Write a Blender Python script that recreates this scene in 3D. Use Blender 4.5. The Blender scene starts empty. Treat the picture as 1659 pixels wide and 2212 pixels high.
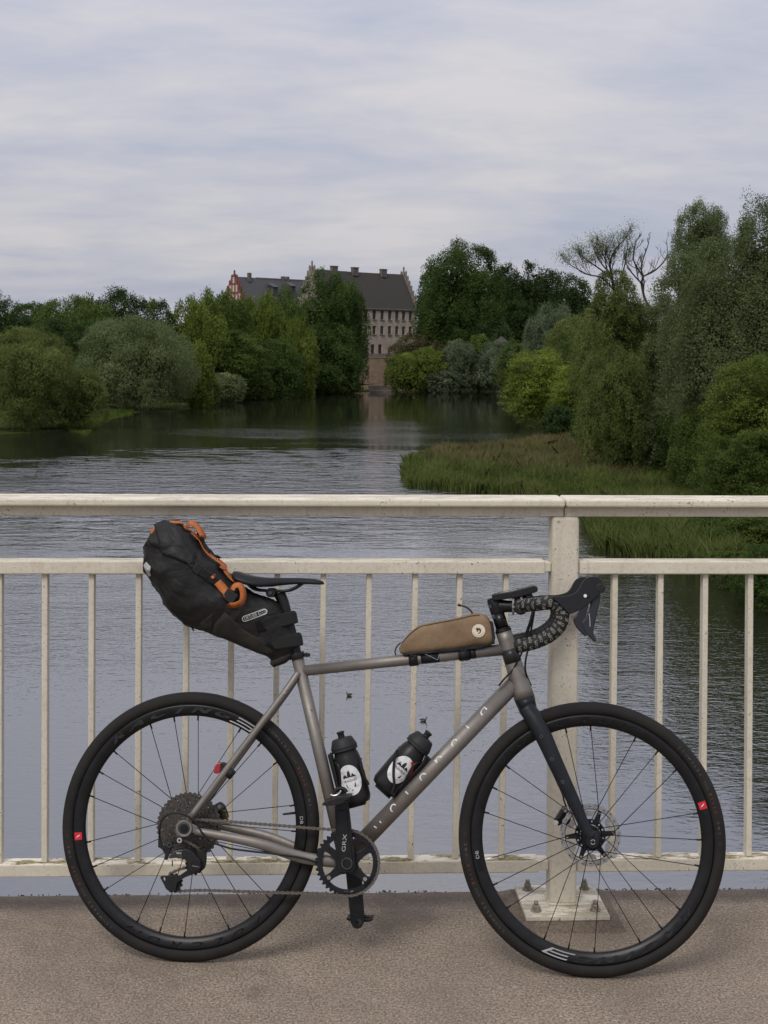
import bpy, bmesh, math, random
import numpy as np
from mathutils import Vector, Matrix, noise
from mathutils.bvhtree import BVHTree

PI = math.pi
SC = bpy.context.scene
COL = SC.collection

# ------------------------------------------------------------------ camera, sky, sun, exposure
CAM_H = 1.6                       # eye height above the bridge deck
F, CX, YH, ROLL = 3195.0, 829.5, 750.0, 0.0072   # focal length and principal point, in units of a 1659 x 2212 picture
cam_d = bpy.data.cameras.new('camera')
cam = bpy.data.objects.new('camera', cam_d)
COL.objects.link(cam)
cam_d.sensor_fit = 'AUTO'
cam_d.sensor_width = 36.0
cam_d.lens = 36.0 * F / 2212.0
cam_d.shift_y = -(1106.0 - YH) / 2212.0
cam_d.clip_start, cam_d.clip_end = 0.1, 9000
cam.matrix_world = Matrix.Translation((0, 0, CAM_H)) @ Matrix.Rotation(PI / 2, 4, 'X') @ Matrix.Rotation(ROLL, 4, 'Z')
SC.camera = cam

SUN_EL, SUN_AZ = math.radians(50), math.radians(205)      # azimuth clockwise from +Y: behind the camera, a little left
wd = bpy.data.worlds.new('World'); SC.world = wd; wd.use_nodes = True
nt = wd.node_tree; nt.nodes.clear(); N = nt.nodes.new; LK = nt.links.new
out = N('ShaderNodeOutputWorld'); bg = N('ShaderNodeBackground'); bg.inputs['Strength'].default_value = 0.10
sky = N('ShaderNodeTexSky'); sky.sky_type = 'NISHITA'; sky.sun_disc = False
sky.sun_elevation = SUN_EL; sky.sun_rotation = SUN_AZ; sky.air_density = 1.0; sky.dust_density = 2.0
tc = N('ShaderNodeTexCoord'); sep = N('ShaderNodeSeparateXYZ'); LK(tc.outputs['Generated'], sep.inputs[0])
def wmath(op, a, b=None, clamp=False):
    m = N('ShaderNodeMath'); m.operation = op; m.use_clamp = clamp
    for i, x in enumerate((a, b)):
        if x is None: continue
        if isinstance(x, (int, float)): m.inputs[i].default_value = x
        else: LK(x, m.inputs[i])
    return m.outputs[0]
zc = wmath('ADD', wmath('MAXIMUM', sep.outputs[2], 0.0), 0.20)
cx_ = wmath('DIVIDE', sep.outputs[0], zc); cy_ = wmath('DIVIDE', sep.outputs[1], zc)
cmb = N('ShaderNodeCombineXYZ'); LK(cx_, cmb.inputs[0]); LK(cy_, cmb.inputs[1])
def wnoise(scale, detail, rough, sx, sy, off):
    mp = N('ShaderNodeMapping'); mp.inputs['Scale'].default_value = (sx, sy, 1); mp.inputs['Location'].default_value = (off, off * .7, off)
    mp.inputs['Rotation'].default_value = (0, 0, .12)
    LK(cmb.outputs[0], mp.inputs[0])
    n = N('ShaderNodeTexNoise'); n.inputs['Scale'].default_value = scale; n.inputs['Detail'].default_value = detail
    n.inputs['Roughness'].default_value = rough; n.inputs['Distortion'].default_value = .3; LK(mp.outputs[0], n.inputs[0]); return n.outputs[0]
n1 = wnoise(1.25, 4, .55, .95, 1.1, 3.1)
n2 = wnoise(4.2, 5, .6, .75, 1.25, 9.7)
cl = wmath('ADD', wmath('MULTIPLY', n1, .62), wmath('MULTIPLY', n2, .38))
def wramp(fac, p0, c0, p1, c1):
    r = N('ShaderNodeValToRGB'); LK(fac, r.inputs[0])
    r.color_ramp.elements[0].position = p0; r.color_ramp.elements[0].color = (*c0, 1)
    r.color_ramp.elements[1].position = p1; r.color_ramp.elements[1].color = (*c1, 1); return r.outputs[0]
def wmix(fac, a, b, typ='MIX'):
    m = N('ShaderNodeMix'); m.data_type = 'RGBA'; m.blend_type = typ
    if isinstance(fac, (int, float)): m.inputs[0].default_value = fac
    else: LK(fac, m.inputs[0])
    for i, x in ((6, a), (7, b)):
        if isinstance(x, tuple): m.inputs[i].default_value = (*x, 1)
        else: LK(x, m.inputs[i])
    return m.outputs[2]
# a thin, high, almost closed cloud sheet: darker blue-grey where it is thin, paler where it is thick
cloud = wramp(cl, .37, (.455, .485, .60), .63, (.665, .642, .662))
cloud10 = N('ShaderNodeVectorMath'); cloud10.operation = 'SCALE'; LK(cloud, cloud10.inputs[0])
# an overcast sky grows brighter towards the zenith (CIE)
LK(wmath('ADD', wmath('MULTIPLY', wmath('MAXIMUM', sep.outputs[2], 0.0), 9.0), 8.8), cloud10.inputs['Scale'])
skyc = wmix(wmath('ADD', wmath('MULTIPLY', cl, .16), .84, True), sky.outputs[0], cloud10.outputs[0])
LK(skyc, bg.inputs['Color']); LK(bg.outputs[0], out.inputs['Surface'])

sl = bpy.data.lights.new('sun', 'SUN'); sl.energy = 1.8; sl.angle = math.radians(20); sl.color = (1.0, .95, .88)
sun = bpy.data.objects.new('sun', sl); COL.objects.link(sun)
sd = Vector((math.sin(SUN_AZ) * math.cos(SUN_EL), math.cos(SUN_AZ) * math.cos(SUN_EL), math.sin(SUN_EL)))
sun.rotation_euler = (-sd).to_track_quat('-Z', 'Y').to_euler(); sun.location = sd * 50
SC.view_settings.view_transform = 'Standard'; SC.view_settings.look = 'None'
SC.view_settings.exposure = 0.0; SC.view_settings.gamma = 1.0; SC.view_settings.use_curve_mapping = False
SC.render.engine = 'CYCLES'
SC.cycles.max_bounces = 6; SC.cycles.diffuse_bounces = 4; SC.cycles.glossy_bounces = 3; SC.cycles.transmission_bounces = 3
SC.cycles.caustics_reflective = False; SC.cycles.caustics_refractive = False

# ------------------------------------------------------------------ geometry of the view, for surveying where things stand
CAMP = Vector((0, 0, CAM_H))
def ray(u, v):
    du, dv = u - CX, v - YH; c, s = math.cos(ROLL), math.sin(ROLL)
    return Vector(((du * c + dv * s) / F, 1.0, -(-du * s + dv * c) / F))
def at(u, v, d): return CAMP + ray(u, v) * d
WATER_Z = -11.4
def onz(u, v, z):
    r = ray(u, v); return CAMP + r * ((z - CAM_H) / r.z)
class Frame:                       # a tilted working frame (local x, y, z) standing in the world
    def __init__(s, o, ex, ey, ez):
        s.M = Matrix(((ex.x, ey.x, ez.x, o.x), (ex.y, ey.y, ez.y, o.y), (ex.z, ey.z, ez.z, o.z), (0, 0, 0, 1))); s.I = s.M.inverted()
    def hit(s, u, v, y=0.0):       # the local point seen at (u, v) on the plane local y = const
        o = s.I @ CAMP; d = s.I.to_3x3() @ ray(u, v); return o + d * ((y - o.y) / d.y)
def view(x0, y0, k):               # photograph crop -> (u, v)
    return lambda a, b: ((x0 + k * a) / 1.82278, (y0 + k * b) / 1.82278)

# ------------------------------------------------------------------ materials
def mat(name, col, rough=.6, metal=0.0, var=0.0, vscale=20, bump=0.0, bscale=200, col2=None, spec=.5, coat=0.0, coords='Object', stretch=None):
    if spec == .5 and max(col) < .03 and metal == 0: spec = .28      # dull blacks
    m = bpy.data.materials.new(name); m.use_nodes = True; t = m.node_tree; b = t.nodes['Principled BSDF']
    b.inputs['Base Color'].default_value = (*col, 1); b.inputs['Roughness'].default_value = rough; b.inputs['Metallic'].default_value = metal
    b.inputs['Specular IOR Level'].default_value = spec; b.inputs['Coat Weight'].default_value = coat
    tcn = t.nodes.new('ShaderNodeTexCoord'); src = tcn.outputs[coords]
    if stretch:
        mp = t.nodes.new('ShaderNodeMapping'); mp.inputs['Scale'].default_value = stretch; t.links.new(src, mp.inputs[0]); src = mp.outputs[0]
    if var > 0 or col2:
        n = t.nodes.new('ShaderNodeTexNoise'); n.inputs['Scale'].default_value = vscale; n.inputs['Detail'].default_value = 6; n.inputs['Roughness'].default_value = .65
        t.links.new(src, n.inputs[0])
        r = t.nodes.new('ShaderNodeValToRGB'); t.links.new(n.outputs[0], r.inputs[0])
        c2 = col2 or tuple(x * (1 + var) for x in col); c1 = col if col2 else tuple(x * (1 - var) for x in col)
        r.color_ramp.elements[0].position = .35; r.color_ramp.elements[0].color = (*c1, 1)
        r.color_ramp.elements[1].position = .68; r.color_ramp.elements[1].color = (*c2, 1)
        t.links.new(r.outputs[0], b.inputs['Base Color'])
        rr = t.nodes.new('ShaderNodeMapRange'); rr.inputs['To Min'].default_value = rough * .85; rr.inputs['To Max'].default_value = min(1, rough * 1.2)
        t.links.new(n.outputs[0], rr.inputs[0]); t.links.new(rr.outputs[0], b.inputs['Roughness'])
    if bump > 0:
        n2 = t.nodes.new('ShaderNodeTexNoise'); n2.inputs['Scale'].default_value = bscale; n2.inputs['Detail'].default_value = 4; t.links.new(src, n2.inputs[0])
        bp_ = t.nodes.new('ShaderNodeBump'); bp_.inputs['Strength'].default_value = bump; bp_.inputs['Distance'].default_value = .002
        t.links.new(n2.outputs[0], bp_.inputs['Height']); t.links.new(bp_.outputs[0], b.inputs['Normal'])
    return m
class G:                           # small node-graph helper
    def __init__(s, name):
        s.m = bpy.data.materials.new(name); s.m.use_nodes = True; s.t = s.m.node_tree; s.b = s.t.nodes['Principled BSDF']; s.tc = s.t.nodes.new('ShaderNodeTexCoord')
    def n(s, typ, **kw):
        x = s.t.nodes.new(typ)
        for k, v in kw.items(): setattr(x, k, v)
        return x
    def l(s, a, b): s.t.links.new(a, b)
    def put(s, sock, v):
        if isinstance(v, (int, float)): sock.default_value = v
        elif isinstance(v, tuple): sock.default_value = (*v, 1) if len(sock.default_value) == 4 and len(v) == 3 else v
        else: s.l(v, sock)
    def noise(s, scale, detail=4, rough=.6, stretch=None, coords='Object', dist=0.0, out=0, loc=None):
        src = s.tc.outputs[coords]
        if stretch or loc:
            mp = s.n('ShaderNodeMapping')
            if stretch: mp.inputs['Scale'].default_value = stretch
            if loc: mp.inputs['Location'].default_value = loc
            s.l(src, mp.inputs[0]); src = mp.outputs[0]
        x = s.n('ShaderNodeTexNoise'); x.inputs['Scale'].default_value = scale; x.inputs['Detail'].default_value = detail
        x.inputs['Roughness'].default_value = rough; x.inputs['Distortion'].default_value = dist; s.l(src, x.inputs[0]); return x.outputs[out]
    def voro(s, scale, out='Color', stretch=None, feature='F1'):
        src = s.tc.outputs['Object']
        if stretch:
            mp = s.n('ShaderNodeMapping'); mp.inputs['Scale'].default_value = stretch; s.l(src, mp.inputs[0]); src = mp.outputs[0]
        x = s.n('ShaderNodeTexVoronoi', feature=feature); x.inputs['Scale'].default_value = scale; s.l(src, x.inputs['Vector']); return x.outputs[out]
    def ramp(s, fac, *stops):
        r = s.n('ShaderNodeValToRGB'); s.l(fac, r.inputs[0]); e = r.color_ramp.elements
        while len(e) < len(stops): e.new(.5)
        for i, (p, c) in enumerate(stops):
            e[i].position = p; e[i].color = (*c, 1) if isinstance(c, tuple) else (c, c, c, 1)
        return r.outputs[0]
    def mix(s, fac, a, b, typ='MIX'):
        x = s.n('ShaderNodeMix', data_type='RGBA', blend_type=typ); s.put(x.inputs[0], fac); s.put(x.inputs[6], a); s.put(x.inputs[7], b); return x.outputs[2]
    def math(s, op, a, b=0.0, clamp=False):
        x = s.n('ShaderNodeMath', operation=op, use_clamp=clamp); s.put(x.inputs[0], a); s.put(x.inputs[1], b); return x.outputs[0]
    def bump(s, h, strength=.5, dist=.01, normal=None):
        x = s.n('ShaderNodeBump'); x.inputs['Strength'].default_value = strength; x.inputs['Distance'].default_value = dist; s.l(h, x.inputs['Height'])
        if normal is not None: s.l(normal, x.inputs['Normal'])
        return x.outputs[0]
    def set(s, **kw):
        for k, v in kw.items(): s.put(s.b.inputs[k.replace('_', ' ')], v)
        return s.m

# ------------------------------------------------------------------ mesh helpers
def smooth_path(pts, k=6, closed=False):
    P = [Vector(p) for p in pts]; n = len(P); o = []
    for i in range(n if closed else n - 1):
        if closed: p0, p1, p2, p3 = P[i - 1], P[i], P[(i + 1) % n], P[(i + 2) % n]
        else: p0, p1, p2, p3 = P[max(i - 1, 0)], P[i], P[i + 1], P[min(i + 2, n - 1)]
        for j in range(k):
            t = j / k
            o.append(.5 * ((2 * p1) + (p2 - p0) * t + (2 * p0 - 5 * p1 + 4 * p2 - p3) * t * t + (3 * p1 - p0 - 3 * p2 + p3) * t ** 3))
    if not closed: o.append(P[-1])
    return o
def lerp(a, b, t): return a + (b - a) * t
def interp(vals, n):
    if isinstance(vals[0], tuple): return [tuple(q) for q in interp([Vector((*v, 0)) for v in vals], n)]
    m = len(vals); return [lerp(vals[min(int(i / (n - 1) * (m - 1)), m - 2)], vals[min(int(i / (n - 1) * (m - 1)), m - 2) + 1], i / (n - 1) * (m - 1) - min(int(i / (n - 1) * (m - 1)), m - 2)) for i in range(n)]
class MB:
    def __init__(s): s.v, s.f, s.s, s.mi = [], [], [], []
    def add(s, vs, fs, sm=False, mi=0):
        o = len(s.v); s.v += [tuple(v) for v in vs]
        for f in fs: s.f.append([i + o for i in f]); s.s.append(sm); s.mi.append(mi)
        return s
    def box(s, c, size, R=None, mi=0):
        c = Vector(c); h = [x / 2 for x in size]
        vs = [Vector((x * h[0], y * h[1], z * h[2])) for x in (-1, 1) for y in (-1, 1) for z in (-1, 1)]
        if R is not None: vs = [R @ v for v in vs]
        return s.add([v + c for v in vs], [(0, 1, 3, 2), (4, 6, 7, 5), (0, 4, 5, 1), (2, 3, 7, 6), (0, 2, 6, 4), (1, 5, 7, 3)], False, mi)
    def tube(s, path, rad, n=10, caps=True, ref=None, sm=True, mi=0, closed=False):
        P = [Vector(p) for p in path]; m = len(P); rs = rad if isinstance(rad, (list, tuple)) else [rad] * m
        if len(rs) != m: rs = interp(list(rs), m)
        u = None; vs = []
        for i in range(m):
            t = (P[(i + 1) % m] - P[i - 1]) if closed else (P[min(i + 1, m - 1)] - P[max(i - 1, 0)])
            t.normalize()
            if u is None or ref is not None:
                r0 = Vector(ref) if ref is not None else (Vector((0, 0, 1)) if abs(t.z) < .9 else Vector((1, 0, 0)))
                u = (r0 - t * r0.dot(t)).normalized()
            else: u = (u - t * u.dot(t)).normalized()
            w = t.cross(u); r = rs[i]; ra, rb = (r if hasattr(r, '__len__') else (r, r))[:2]
            for k in range(n):
                a = 2 * PI * k / n; vs.append(P[i] + u * (math.cos(a) * ra) + w * (math.sin(a) * rb))
        fs = [(i * n + k, i * n + (k + 1) % n, ((i + 1) % m) * n + (k + 1) % n, ((i + 1) % m) * n + k) for i in range(m if closed else m - 1) for k in range(n)]
        s.add(vs, fs, sm, mi)
        if caps and not closed:
            o = len(s.v) - m * n
            s.f += [[o + k for k in range(n)][::-1], [o + (m - 1) * n + k for k in range(n)]]; s.s += [False, False]; s.mi += [mi, mi]
        return s
    def lathe(s, prof, n=32, M=None, sm=True, mi=0, closed=False):      # profile of (radius, height) turned about local z
        M = M or Matrix(); m = len(prof)
        vs = [M @ Vector((r * math.cos(2 * PI * k / n), r * math.sin(2 * PI * k / n), z)) for r, z in prof for k in range(n)]
        fs = [(i * n + k, i * n + (k + 1) % n, ((i + 1) % m) * n + (k + 1) % n, ((i + 1) % m) * n + k) for i in range(m if closed else m - 1) for k in range(n)]
        s.add(vs, fs, sm, mi); o = len(s.v) - m * n
        if not closed:
            for i, rev in ((0, True), (m - 1, False)):
                if prof[i][0] > 1e-6:
                    c = [o + i * n + k for k in range(n)]; s.f.append(c[::-1] if rev else c); s.s.append(False); s.mi.append(mi)
        return s
    def prism(s, pts, dvec, mi=0):                                       # outline of 3D points pushed along dvec
        n = len(pts); d = Vector(dvec); P = [Vector(p) for p in pts]
        return s.add(P + [p + d for p in P], [list(range(n))[::-1], list(range(n, 2 * n))] + [(i, (i + 1) % n, n + (i + 1) % n, n + i) for i in range(n)], False, mi)
    def ring(s, ro, ri, n, y0, y1, c=(0, 0, 0), mi=0):                   # flat ring in local xz, thickness along y; radii may be functions of the angle
        fo = ro if callable(ro) else (lambda a: ro); fi = ri if callable(ri) else (lambda a: ri); vs = []
        for y in (y0, y1):
            for f in (fo, fi):
                for k in range(n):
                    a = 2 * PI * k / n; vs.append((c[0] + f(a) * math.cos(a), c[1] + y, c[2] + f(a) * math.sin(a)))
        fs = []
        for k in range(n):
            j = (k + 1) % n
            fs += [(k, j, n + j, n + k), (2 * n + k, 3 * n + k, 3 * n + j, 2 * n + j), (k, 2 * n + k, 2 * n + j, j), (n + k, n + j, 3 * n + j, 3 * n + k)]
        return s.add(vs, fs, False, mi)
    def mesh(s, name, mats):
        me = bpy.data.meshes.new(name); me.from_pydata(s.v, [], s.f)
        for m in (mats if isinstance(mats, (list, tuple)) else [mats]): me.materials.append(m)
        me.polygons.foreach_set('use_smooth', s.s); me.polygons.foreach_set('material_index', s.mi)
        bm = bmesh.new(); bm.from_mesh(me); bmesh.ops.recalc_face_normals(bm, faces=bm.faces); bm.to_mesh(me); bm.free(); me.update(); return me
    def build(s, name, mats, parent=None, bevel=0.0, seg=2, sub=0, solid=0.0, angle=35):
        o = bpy.data.objects.new(name, s.mesh(name, mats)); COL.objects.link(o)
        if parent: o.parent = parent
        if solid: md = o.modifiers.new('solid', 'SOLIDIFY'); md.thickness = solid; md.offset = 1
        if bevel: md = o.modifiers.new('bevel', 'BEVEL'); md.width = bevel; md.segments = seg; md.limit_method = 'ANGLE'; md.angle_limit = math.radians(angle); md.harden_normals = False
        if sub: md = o.modifiers.new('sub', 'SUBSURF'); md.levels = sub; md.render_levels = sub
        return o
def tag(o, label=None, cat=None, group=None, kind=None):
    for k, v in (('label', label), ('category', cat), ('group', group), ('kind', kind)):
        if v: o[k] = v
    return o
def empty(name, label, cat, M=None, group=None, kind=None):
    o = bpy.data.objects.new(name, None); COL.objects.link(o); o.empty_display_size = .1
    if M is not None: o.matrix_world = M
    return tag(o, label, cat, group, kind)
def inst(name, me, parent, M):
    o = bpy.data.objects.new(name, me); COL.objects.link(o); o.parent = parent; o.matrix_local = M; return o
def along(p, q, up=(0, 0, 1)):       # matrix whose z runs from p to q
    p, q = Vector(p), Vector(q); z = (q - p).normalized(); x = Vector(up).cross(z)
    if x.length < 1e-4: x = Vector((1, 0, 0)).cross(z)
    x.normalize(); y = z.cross(x)
    return Matrix(((x.x, y.x, z.x, p.x), (x.y, y.y, z.y, p.y), (x.z, y.z, z.z, p.z), (0, 0, 0, 1)))
_txt = {}
def text2d(txt, size=1.0, outline=0.0, center=True):     # triangulated lettering as 2D points and faces
    key = (txt, outline)
    if key not in _txt:
        c = bpy.data.curves.new('t', 'FONT'); c.body = txt; c.size = 1.0; c.resolution_u = 2
        c.align_x = 'CENTER'; c.align_y = 'CENTER'
        if outline: c.fill_mode = 'NONE'; c.bevel_depth = outline; c.bevel_resolution = 0
        o = bpy.data.objects.new('t', c); COL.objects.link(o)
        me = bpy.data.meshes.new_from_object(o.evaluated_get(bpy.context.evaluated_depsgraph_get()))
        _txt[key] = ([tuple(v.co) for v in me.vertices], [list(p.vertices) for p in me.polygons])
        bpy.data.objects.remove(o); bpy.data.curves.remove(c); bpy.data.meshes.remove(me)
    v, f = _txt[key]
    return [(a * size, b * size, z * size) for a, b, z in v], f
# ================================================================== SETTING
RNG = np.random.default_rng(7)
def wp(u, v):
    p = onz(u, v, WATER_Z); return (p.x, p.y)
# waterline, surveyed: left bank, far bank, right bank
left_line = [(-140, -60), (-110, 60), (-78, 150), wp(-60, 944), wp(60, 938), wp(185, 931), wp(235, 906), wp(285, 893), wp(420, 889), wp(470, 872), wp(520, 866), wp(600, 859), wp(700, 853), wp(770, 849), wp(830, 846)]
far_line = [wp(900, 846), wp(1000, 846), wp(1090, 848)]
right_line = [wp(1078, 862), wp(1150, 905), wp(1190, 940), wp(1180, 962), wp(1000, 985), wp(900, 994), wp(876, 1005), wp(868, 1030), wp(878, 1054), wp(1000, 1064), wp(1130, 1073), wp(1200, 1090), wp(1262, 1124), wp(1290, 1185), wp(1380, 1214), wp(1500, 1236), wp(1560, 1275), wp(1640, 1320), (24, 50), (38, 10), (48, -60)]
RIVER = np.array(left_line + far_line + right_line)
def river_dist(x, y):              # signed distance to the waterline, positive on land
    P = RIVER; Q = np.roll(P, -1, 0); x = np.asarray(x, float); y = np.asarray(y, float)
    d = np.full(x.shape, 1e9); ins = np.zeros(x.shape, bool)
    for (ax, ay), (bx, by) in zip(P, Q):
        ex, ey = bx - ax, by - ay; t = np.clip(((x - ax) * ex + (y - ay) * ey) / (ex * ex + ey * ey), 0, 1)
        d = np.minimum(d, np.hypot(x - ax - t * ex, y - ay - t * ey))
        c = (ay > y) != (by > y); xi = ax + (y - ay) / (by - ay + 1e-12) * ex; ins ^= c & (x < xi)
    return np.where(ins, -d, d)
def sstep(a, b, x): t = np.clip((x - a) / (b - a), 0, 1); return t * t * (3 - 2 * t)
def ground_z(x, y):
    x = np.asarray(x, float); y = np.asarray(y, float); d = river_dist(x, y)
    z = WATER_Z - 1.2 + sstep(-6, 6, d) * 1.5 + sstep(10, 60, d) * 1.9 + .25 * np.sin(x * .21 + y * .13) * sstep(2, 10, d)
    hill = sstep(457, 464, y) * sstep(-95, -50, x) * (1 - sstep(95, 140, x))
    z = np.where(hill > 0, np.maximum(z, lerp(z, -1.6, hill)), z)
    return z + sstep(700, 1500, np.hypot(x, y)) * 4

def grid_obj(name, xs, ys, zf, m):
    X, Y = np.meshgrid(xs, ys); Z = zf(X, Y); nx, ny = len(xs), len(ys)
    co = np.stack([X, Y, Z], -1).reshape(-1, 3).astype(np.float32)
    i = np.arange((nx - 1) * (ny - 1)); r, c = i // (nx - 1), i % (nx - 1); a = r * nx + c
    q = np.stack([a, a + 1, a + nx + 1, a + nx], 1).astype(np.int32)
    me = bpy.data.meshes.new(name); me.vertices.add(len(co)); me.vertices.foreach_set('co', co.ravel())
    me.loops.add(q.size); me.loops.foreach_set('vertex_index', q.ravel()); me.polygons.add(len(q))
    me.polygons.foreach_set('loop_start', np.arange(0, q.size, 4, dtype=np.int32)); me.polygons.foreach_set('use_smooth', np.ones(len(q), bool))
    me.update(); me.validate(); me.materials.append(m)
    o = bpy.data.objects.new(name, me); COL.objects.link(o); return o
g = G('grassy_ground'); c1 = g.noise(.06, 6, .65); c2 = g.noise(1.2, 6, .7)
sl_ = g.n('ShaderNodeSeparateXYZ'); g.l(g.tc.outputs['Object'], sl_.inputs[0])
bare = g.ramp(g.math('ADD', g.math('MULTIPLY', g.math('SUBTRACT', sl_.outputs[1], 428), .02), g.math('MULTIPLY', g.math('SUBTRACT', c1, .5), .6)), (.15, 0.0), (.35, 1.0))    # trodden earth below the castle
M_ground = g.set(Base_Color=g.mix(bare, g.mix(g.ramp(c2, (.3, .25), (.7, .8)), (.025, .038, .012), g.mix(g.ramp(c1, (.4, 0.0), (.62, 1.0)), (.050, .072, .018), (.055, .060, .026))), (.135, .108, .072)), Roughness=1.0, Specular_IOR_Level=0.0, Normal=g.bump(c2, .6, .4))
xs = np.concatenate([np.linspace(-1500, -170, 20), np.arange(-160, 160, 3.0), np.linspace(170, 1500, 20)])
ys = np.concatenate([np.arange(-60, 520, 3.0), np.linspace(530, 3000, 30)])
tag(grid_obj('ground', xs, ys, ground_z, M_ground), kind='structure')

# river water: dark, slightly greenish body under a rippled surface; calm lanes and ruffled lanes
g = G('river_water')
r1 = g.noise(1.5, 3, .6, stretch=(.5, 1.0, 1), dist=.5); r2 = g.noise(5.2, 2, .5, stretch=(.6, 1.0, 1)); r3 = g.noise(.28, 2, .5, stretch=(.6, 1.0, 1))
r4 = g.noise(.11, 2, .5, stretch=(.7, 1.0, 1))
r5 = g.noise(13.0, 2, .5, stretch=(.6, 1.0, 1))
px_ = g.n('ShaderNodeSeparateXYZ'); g.l(g.tc.outputs['Object'], px_.inputs[0])
# a wind-ruffled stretch in mid-river between calmer lanes
ex = g.math('DIVIDE', g.math('ADD', px_.outputs[0], 9.0), 33.0); ey = g.math('DIVIDE', g.math('SUBTRACT', px_.outputs[1], 140.0), 40.0)
rag = g.math('ADD', g.math('MULTIPLY', g.math('SUBTRACT', g.noise(.045, 5, .7, stretch=(.45, 1, 1), loc=(2, 9, 0)), .5), 3.2), g.math('MULTIPLY', g.math('SUBTRACT', g.noise(.35, 4, .7, stretch=(.35, 1, 1)), .5), 1.1))
wind = g.math('SUBTRACT', 1.2, g.math('ADD', rag, g.math('SQRT', g.math('ADD', g.math('MULTIPLY', ex, ex), g.math('MULTIPLY', ey, ey)))), True); wind = g.math('POWER', wind, 1.7)
lane = g.ramp(g.noise(.030, 3, .5, stretch=(.45, 1.0, 1), dist=.6), (.40, .18), (.60, .85))
shel = g.n('ShaderNodeMapRange', interpolation_type='SMOOTHSTEP'); g.l(g.math('ADD', px_.outputs[1], g.math('MULTIPLY', g.math('SUBTRACT', g.noise(.022, 4, .65, stretch=(.8, 1, 1), loc=(5, 2, 0)), .5), 230.0)), shel.inputs[0])       # the far reach lies in the lee of the trees
for k_, v_ in (('From Min', 135), ('From Max', 300), ('To Min', 1.0), ('To Max', .13)): shel.inputs[k_].default_value = v_
lane = g.math('MULTIPLY', lane, shel.outputs[0])
amp = g.math('ADD', lane, g.math('MULTIPLY', g.math('MULTIPLY', wind, g.ramp(g.noise(.55, 3, .65, stretch=(.55, 1, 1)), (.42, 0.0), (.62, 1.0))), 2.6))
h = g.math('ADD', g.math('ADD', g.math('ADD', g.math('MULTIPLY', r1, .042), g.math('MULTIPLY', r2, .024)), g.math('MULTIPLY', r5, .006)), g.math('ADD', g.math('MULTIPLY', r3, .055), g.math('MULTIPLY', r4, .03)))
hb = g.math('MULTIPLY', h, amp)
M_water = g.set(Base_Color=(.020, .021, .014), Roughness=.03, IOR=1.333, Normal=g.bump(hb, 1.0, 1.15))
gl = g.n('ShaderNodeBsdfGlossy'); gl.inputs['Color'].default_value = (.96, .96, 1, 1); gl.inputs['Roughness'].default_value = .03; g.l(g.b.inputs['Normal'].links[0].from_socket, gl.inputs['Normal'])
mx = g.n('ShaderNodeMixShader'); mx.inputs[0].default_value = .31; g.l(g.b.outputs[0], mx.inputs[1]); g.l(gl.outputs[0], mx.inputs[2]); g.l(mx.outputs[0], g.t.nodes['Material Output'].inputs['Surface'])
xw = np.linspace(-900, 900, 8); yw = np.linspace(-120, 900, 8)
tag(grid_obj('river_water', xw, yw, lambda x, y: np.full(np.shape(x), WATER_Z), M_water), kind='structure')

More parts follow.
